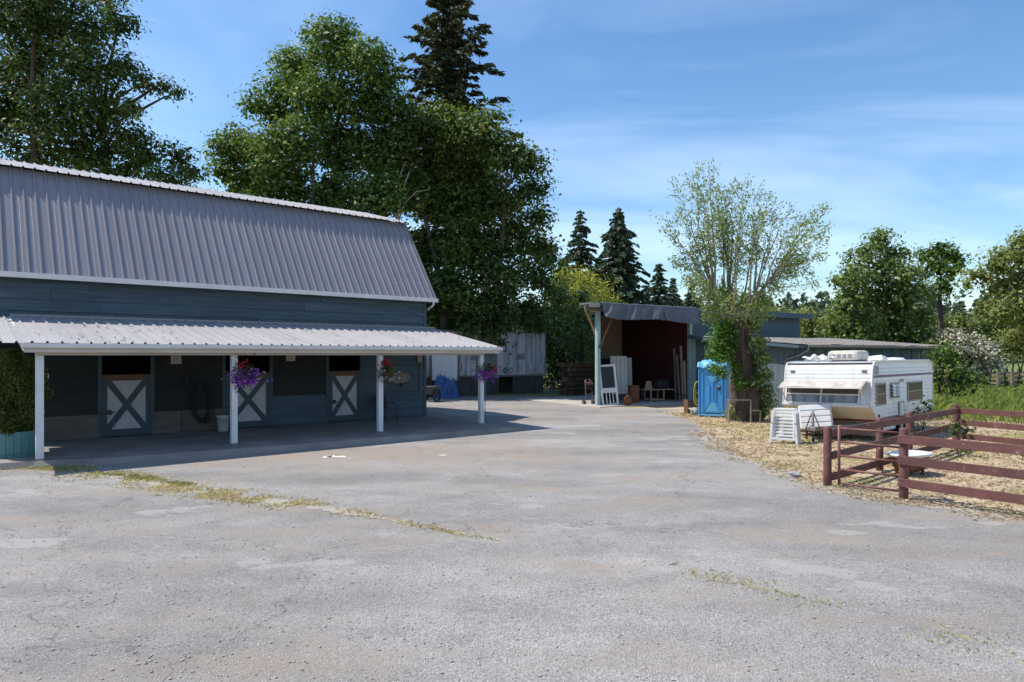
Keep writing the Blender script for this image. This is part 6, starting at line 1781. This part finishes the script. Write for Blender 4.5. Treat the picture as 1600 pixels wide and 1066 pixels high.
# crown seen in the photograph: tips between x 1035..1290, y 270..470
tips = [(1040, 345, 0.5), (1062, 305, 0.6), (1082, 282, 1), (1092, 275, 1), (1105, 280, 1), (1120, 300, 1), (1135, 318, 1), (1150, 300, 1), (1163, 295, 1), (1180, 312, 1), (1196, 320, 1), (1212, 330, 0.6), (1050, 370, 0.7),
        (1228, 335, 0.4), (1065, 340, 1), (1100, 320, 1), (1128, 345, 1), (1158, 340, 1), (1185, 350, 0.8), (1245, 350, 0.5), (1265, 345, 0.9), (1282, 335, 1), (1290, 365, 0.9), (1278, 400, 1), (1262, 430, 0.8), (1240, 415, 0.9), (1270, 445, 0.4),
        (1055, 410, 0.9), (1070, 440, 1.0), (1215, 445, 1.0), (1120, 455, 1.2), (1090, 465, 1.2), (1195, 470, 1.0)]
Yw = pb_.y
top0 = Vector((cx(1), 0, HT - 0.1))
heads = []
for (x, y, r_) in ((1112, 452, .13), (1128, 430, .11), (1150, 440, .12), (1168, 425, .10), (1185, 448, .12), (1205, 440, .14), (1140, 470, .10), (1175, 468, .10)):
    e = at(x, y, Yw + float(rng.uniform(-0.8, 0.8))) - pb_
    h0 = top0 + Vector(((e.x - top0.x) * 0.28, (e.y - top0.y) * 0.3, -0.1))
    pts = bent(h0, e, rng, 0.07, 6)
    MB().tube(pts, taper(r_, r_ * 0.22, 6), 8).build('limb', MATS['bark_pale'], pw_, smooth=True)
    heads += [pts[-1], pts[-2], pts[4]]
for (x, y, dens) in tips:
    tip = at(x, y, Yw + float(rng.uniform(-1.5, 1.5))) - pb_
    h0 = min(heads, key=lambda h: abs((tip.x - top0.x) * 0.55 + top0.x - h.x) + max(0, h.z - tip.z + 0.4) * 3 + rng.uniform(0, 0.7))
    mid = h0.lerp(tip, 0.45) + Vector((-(tip.x - h0.x) * 0.10, 0, 0.25)) + Vector(rng.normal(size=3) * 0.10)
    L = (tip - h0).length
    pts = []
    for i in range(11):
        t = i / 10
        pts.append(h0 * (1 - t) ** 2 + mid * 2 * t * (1 - t) + tip * t * t + Vector(rng.normal(size=3) * 0.025 * L * t * 0.5))
    shoots.tube(pts, taper(0.020 + 0.008 * L, 0.004, 10), 6, cap=False)
    for i in range(3, 11):
        for _ in range(2):
            d = Vector(rng.normal(size=3)) + (tip - h0).normalized() * 1.2 + Vector((0, 0, 0.5)); d.normalize()
            l2 = rng.uniform(0.3, 0.95) * (0.4 + 0.1 * L)
            e = pts[i] + d * l2
            shoots.tube([pts[i], pts[i].lerp(e, 0.5) + Vector(rng.normal(size=3) * 0.05), e], [0.007, 0.005, 0.003], 4, cap=False)
            nl = int(rng.poisson(28 * dens))
            for _ in range(nl):
                f = rng.random() ** 0.6
                P.append(pts[i].lerp(e, f) + Vector(rng.normal(size=3) * 0.13)); Ax.append(d + Vector((0, 0, -0.4))); Tn.append(rng.uniform(0.1, 1.0))
tag(shoots.build('shoots', MATS['bark_pale'], pw_, smooth=True), None, None, None, 'stuff')
# leafy skirt round the head of the trunk
for _ in range(2600):
    d = rng.normal(size=3); d /= np.linalg.norm(d)
    P.append(top0 + Vector((d[0] * 1.15, d[1] * 0.9, 0.35 + d[2] * 0.62)) * 1.0 + Vector(rng.normal(size=3) * 0.16)); Ax.append(Vector((d[0], d[1], 0.3))); Tn.append(rng.uniform(0.2, 1.0))
P = np.array([tuple(p) for p in P]); Ax = np.array([tuple(a) for a in Ax])
leaves('crown', P, rng.uniform(0.09, 0.18, len(P)), np.array(Tn), 'leaf_willow', pw_, rng, asp=0.34, axis=Ax, spread=1.1)
# ivy-like fresh growth on both sides of the trunk
def ivy(label, rows, m, seed, leaf=0.12, per=7):
    lb = px_lobes(rows, Yw - 0.35, 0.25, seed)
    b = sum((Vector(l[:3]) for l in lb), Vector()) / len(lb)
    t = thing('trunk_shoots', label, 'shoots', (b.x, b.y + 0.2, 0), 0, 'leafy growth on the willow trunk')
    L_ = [(l[0] - b.x, l[1] - b.y - 0.2, l[2], l[3]) for l in lb]
    crown('foliage', L_, m, t, seed, per_m2=55, per_clump=per, clump_r=0.11, leaf=leaf, asp=0.4, shell=0.35, tone0=0.5)
    sm_ = MB(); r0 = np.random.default_rng(seed)
    for l in L_: sm_.tube(bent((l[0] * 0.4, 0.45, max(0.0, l[2] - 0.35)), l[:3], r0, 0.05, 4), 0.012, 4, cap=False)
    sm_.build('stems', MATS['bark_pale'], t)
ivy('bright fresh leafy shoots on the left side of the willow trunk', [(1130, 512, 15), (1122, 535, 15), (1135, 540, 16), (1114, 552, 11), (1130, 558, 14), (1126, 582, 10), (1138, 525, 15), (1118, 575, 8)], 'leaf_fresh', 71)
ivy('dark leafy shoots down the right side of the willow trunk', [(1178, 510, 12), (1185, 535, 14), (1190, 560, 15), (1192, 585, 15), (1195, 610, 14), (1198, 632, 13), (1190, 645, 12), (1180, 600, 10)], 'leaf_mid', 72)
ivy('yellow-green tuft low on the front of the trunk', [(1152, 588, 9), (1158, 600, 9), (1148, 572, 7), (1170, 555, 6)], 'leaf_fresh', 73)
ivy('weedy greenery at the foot of the trunk inside pipe rack', [(1150, 648, 9), (1160, 652, 9), (1140, 645, 8), (1172, 655, 8)], 'leaf_mid', 74, leaf=0.09)

# ------------------------------------------------------------------ far rail fence
def zig(label, rows, Y0, Y1, seed):
    ps = [at(x, y, Y) for x, y, Y in rows]
    f = thing('split_rail_fence', label, 'fence', (ps[0].x, ps[0].y, 0), 0)
    for i, (a, b) in enumerate(zip(ps[:-1], ps[1:])):
        a = Vector((a.x - ps[0].x, a.y - ps[0].y, 0)); b = Vector((b.x - ps[0].x, b.y - ps[0].y, 0))
        ext = (b - a).normalized() * 0.2
        for k in range(4):
            z = 0.22 + 0.30 * k + (0.12 if i % 2 else 0)
            MB().bar(a - ext + Vector((0, 0, z)), b + ext + Vector((0, 0, z)), 0.10, 0.12).build('rail', MATS['wood_grey'], f)
        MB().bar(a + Vector((0, 0.08, 0)), a + Vector((0, 0.08, 1.55)), 0.10, 0.10).build('stake', MATS['wood_grey'], f)
zig('zigzag split-rail fence far off at the right edge', [(1548, 590, 50), (1560, 590, 48.5), (1570, 590, 50.5), (1582, 590, 49), (1592, 590, 51), (1603, 590, 49.5), (1612, 590, 51.5), (1622, 590, 50)], 0, 0, 1)
lane = MB().add([(20, 84, 0.03), (90, 74, 0.03), (90, 88, 0.03), (20, 98, 0.03)], [(0, 1, 2, 3)])
lo_ = lane.build('lane', MATS['apron']); tag(lo_, None, None, None, 'structure')

# ------------------------------------------------------------------ grass and small stones
rng = np.random.default_rng(200)
def strip(px, wid, n, lo=0.50, hi=1.0):
    ps = [gp(*p) for p in px]; out = []
    seg = [(ps[i + 1] - ps[i]).length for i in range(len(ps) - 1)]
    for i in range(len(ps) - 1):
        k = int(n * seg[i] / sum(seg)); t = rng.random(k)
        w = wid[i] + (wid[i + 1] - wid[i]) * t
        a, b = np.array(ps[i]), np.array(ps[i + 1]); d = (b - a) / seg[i]; s = np.array([-d[1], d[0], 0])
        q = a[None] + (b - a)[None] * t[:, None] + s[None] * (rng.normal(0, 0.55, k) * w)[:, None]
        out.append(q)
    P = np.concatenate(out)
    keep = vnoise(P[:, 0] + 50, P[:, 1] + 50, 1.7, 3) + 0.35 * vnoise(P[:, 0] + 50, P[:, 1] + 50, 6, 4) > rng.uniform(lo, hi, len(P))
    P = P[keep]; P[:, 2] = 0.004
    return P
def mat_patch(name, px, wid, m, seed, z=0.009):
    r0 = random.Random(seed); up, dn = [], []
    ps = [gp(*p) for p in px]
    for i_ in range(len(ps) - 1):
        a, b = ps[i_], ps[i_ + 1]; d = (b - a).normalized(); s_ = Vector((-d.y, d.x, 0)); k = max(2, int((b - a).length / 0.12))
        for j in range(k):
            t = j / k; w = wid[i_] + (wid[i_ + 1] - wid[i_]) * t; q = a.lerp(b, t)
            up.append(q + s_ * w * r0.uniform(0.15, 1.0)); dn.append(q - s_ * w * r0.uniform(0.15, 1.0))
    n_ = len(up); mb = MB(); mb.add([(p.x, p.y, z) for p in up] + [(p.x, p.y, z) for p in dn], [(i_, i_ + 1, n_ + i_ + 1, n_ + i_) for i_ in range(n_ - 1)])
    return tag(mb.build(name, MATS[m]), None, None, None, 'structure')
mat_patch('verge', [(120, 738), (180, 747), (250, 757), (350, 775), (450, 787), (540, 801), (600, 811), (660, 824)], [0.05, 0.22, 0.30, 0.26, 0.26, 0.22, 0.10, 0.03], 'straw_mat', 3)
mat_patch('lime_spill', [(505, 716), (515, 713), (530, 714), (545, 716)], [0.02, 0.22, 0.16, 0.02], 'lime', 5)
mat_patch('lime_spill', [(684, 712), (692, 711.5), (704, 712)], [0.02, 0.16, 0.02], 'lime', 6)
v1 = strip([(-30, 724), (60, 731), (150, 742), (250, 757), (350, 775), (450, 787), (540, 800)], [0.70, 0.62, 0.55, 0.48, 0.42, 0.36, 0.26], 15000)
v1 = np.concatenate([v1, strip([(540, 800), (620, 814), (700, 832), (775, 846)], [0.24, 0.12, 0.08, 0.05], 700)])
blades('verge_grass', v1, 0.05, 'grass_mixed', 1, w=0.006, lean=0.9, tone0=0.66, label='strip of dry yellow grass crossing the tarmac', cat='grass')
v2 = strip([(-20, 727), (60, 730), (130, 737), (210, 747), (300, 760)], [0.35, 0.32, 0.26, 0.2, 0.12], 5200, 0.3, 0.9)
blades('verge_weeds', v2, 0.06, 'grass_mixed', 2, w=0.006, lean=0.8, tone0=0.16, label='greener weeds near the barrel planter', cat='grass')
v3 = strip([(60, 722), (150, 722), (300, 712), (420, 700), (560, 684), (680, 675), (800, 668)], [0.14, 0.14, 0.16, 0.16, 0.16, 0.14, 0.1], 9000)
blades('slab_grass', v3, 0.075, 'grass_mixed', 3, w=0.007, lean=0.7, tone0=0.35, label='ragged grass along the front of the porch slab', cat='grass')
v4 = strip([(960, 872), (1040, 890), (1120, 905), (1200, 925), (1290, 955), (1380, 970), (1470, 995), (1600, 1020)], [0.3, 0.35, 0.3, 0.25, 0.3, 0.3, 0.3, 0.35], 1300)
blades('crack_weeds', v4, 0.035, 'grass_mixed', 4, w=0.004, lean=0.8, tone0=0.5, label='sparse weeds in the tarmac seam at lower right', cat='grass')
# dry grass creeping over the edge of the tarmac
ep = [p for p in edge_px if p[1] > 660]
mat_patch('verge', ep, [0.18 + 0.16 * ((i * 5) % 3) for i in range(len(ep))], 'straw_mat', 8, 0.0085)
v5 = strip(ep, [0.45] * len(ep), 7000)
blades('edge_grass', v5, 0.05, 'grass_dry', 9, w=0.006, lean=1.0, tone0=0.6, label='thin dry grass creeping over the right tarmac edge', cat='grass')
# dry paddock grass
pad = [tuple(gp(*p)[:2]) for p in edge_px] + [(8.6, 30), (12.5, 30.5), (24, 36), (40, 36), (30, 14), (12, 8)]
Pd = scatter(pad, 230000, rng)
dd = np.hypot(Pd[:, 0], Pd[:, 1])
keep = (rng.random(len(Pd)) < np.clip(14.0 / dd, 0, 1) ** 1.2) & (Pd[:, 0] / Pd[:, 1] < 0.85)
Pd = Pd[keep]; dd = dd[keep]
gn = vnoise(Pd[:, 0] + 90, Pd[:, 1] + 90, 0.9, 9)
dens = vnoise(Pd[:, 0] + 20, Pd[:, 1] + 20, 2.6, 10)
m1 = (gn < 0.68) & (dens > 0.28)
blades('paddock_grass', Pd[m1], 0.030 + 0.0012 * dd[m1], 'grass_dry', 5, w=0.003 + 0.00032 * dd[m1], lean=1.2, tone0=0.55, label='short dry straw-coloured grass over the paddock', cat='grass')
blades('paddock_green', Pd[gn > 0.62], 0.04 + 0.001 * dd[gn > 0.62], 'grass_mixed', 6, w=0.0035 + 0.00035 * dd[gn > 0.62], lean=0.9, tone0=0.30, label='greener patches of grass among the dry paddock', cat='grass')
# tall meadow grass beyond the caravan
md = [(13.8, 24.0), (17.5, 22.5), (26, 30), (60, 70), (22, 64), (18.5, 38)]
Pm = scatter([(14.5, 27.5), (19.0, 24.2), (30, 33), (70, 85), (24, 70), (19.5, 40)], 120000, rng)
dm_ = np.hypot(Pm[:, 0], Pm[:, 1])
hN = 0.30 + 0.55 * vnoise(Pm[:, 0], Pm[:, 1], 0.5, 12)
blades('meadow_grass', Pm, hN, 'grass_green', 7, w=0.006 + 0.00022 * dm_, lean=0.38, tone0=0.55, label='tall green meadow grass beyond the paddock fence', cat='grass')
Pm = scatter([(11.2, 16.2), (13.4, 15.8), (14.6, 18.6), (12.4, 19.2)], 5000, rng)
Pm = Pm[vnoise(Pm[:, 0], Pm[:, 1], 1.6, 13) > 0.45]
blades('fence_weeds', Pm, 0.16, 'grass_green', 8, w=0.010, lean=0.5, tone0=0.5, label='green weeds along the foot of the far fence', cat='grass')
# loose stones on the tarmac
n = 9000
Y = 4.9 * (1 / (1 - rng.random(n) * 0.78)); X = rng.uniform(-0.8, 0.8, n) * Y
ico = bmesh.new(); bmesh.ops.create_icosphere(ico, subdivisions=1, radius=1.0)
iv = np.array([v.co[:] for v in ico.verts]); ifc = np.array([[v.index for v in f.verts] for f in ico.faces]); ico.free()
keep = in_poly(np.stack([X, Y], 1), yard); X, Y = X[keep], Y[keep]; n = len(X)
sz_ = 0.004 + 0.013 * rng.random(n) ** 5
V = iv[None] * (1 + 0.22 * rng.normal(size=(n, len(iv), 1))) * (sz_[:, None] * rng.uniform(0.7, 1.3, (n, 3)))[:, None, :]
V[:, :, 2] *= 0.6
V += np.stack([X, Y, 0.004 + sz_ * 0.3], 1)[:, None, :]
tri = V[:, ifc.reshape(-1)].reshape(-1, 3, 3)
me = fast_mesh('loose_gravel', tri, 3, None, MATS['stone'])
o = bpy.data.objects.new('loose_gravel', me); COL.objects.link(o)
tag(o, 'loose stone chips scattered over the tarmac', 'gravel', None, 'stuff')
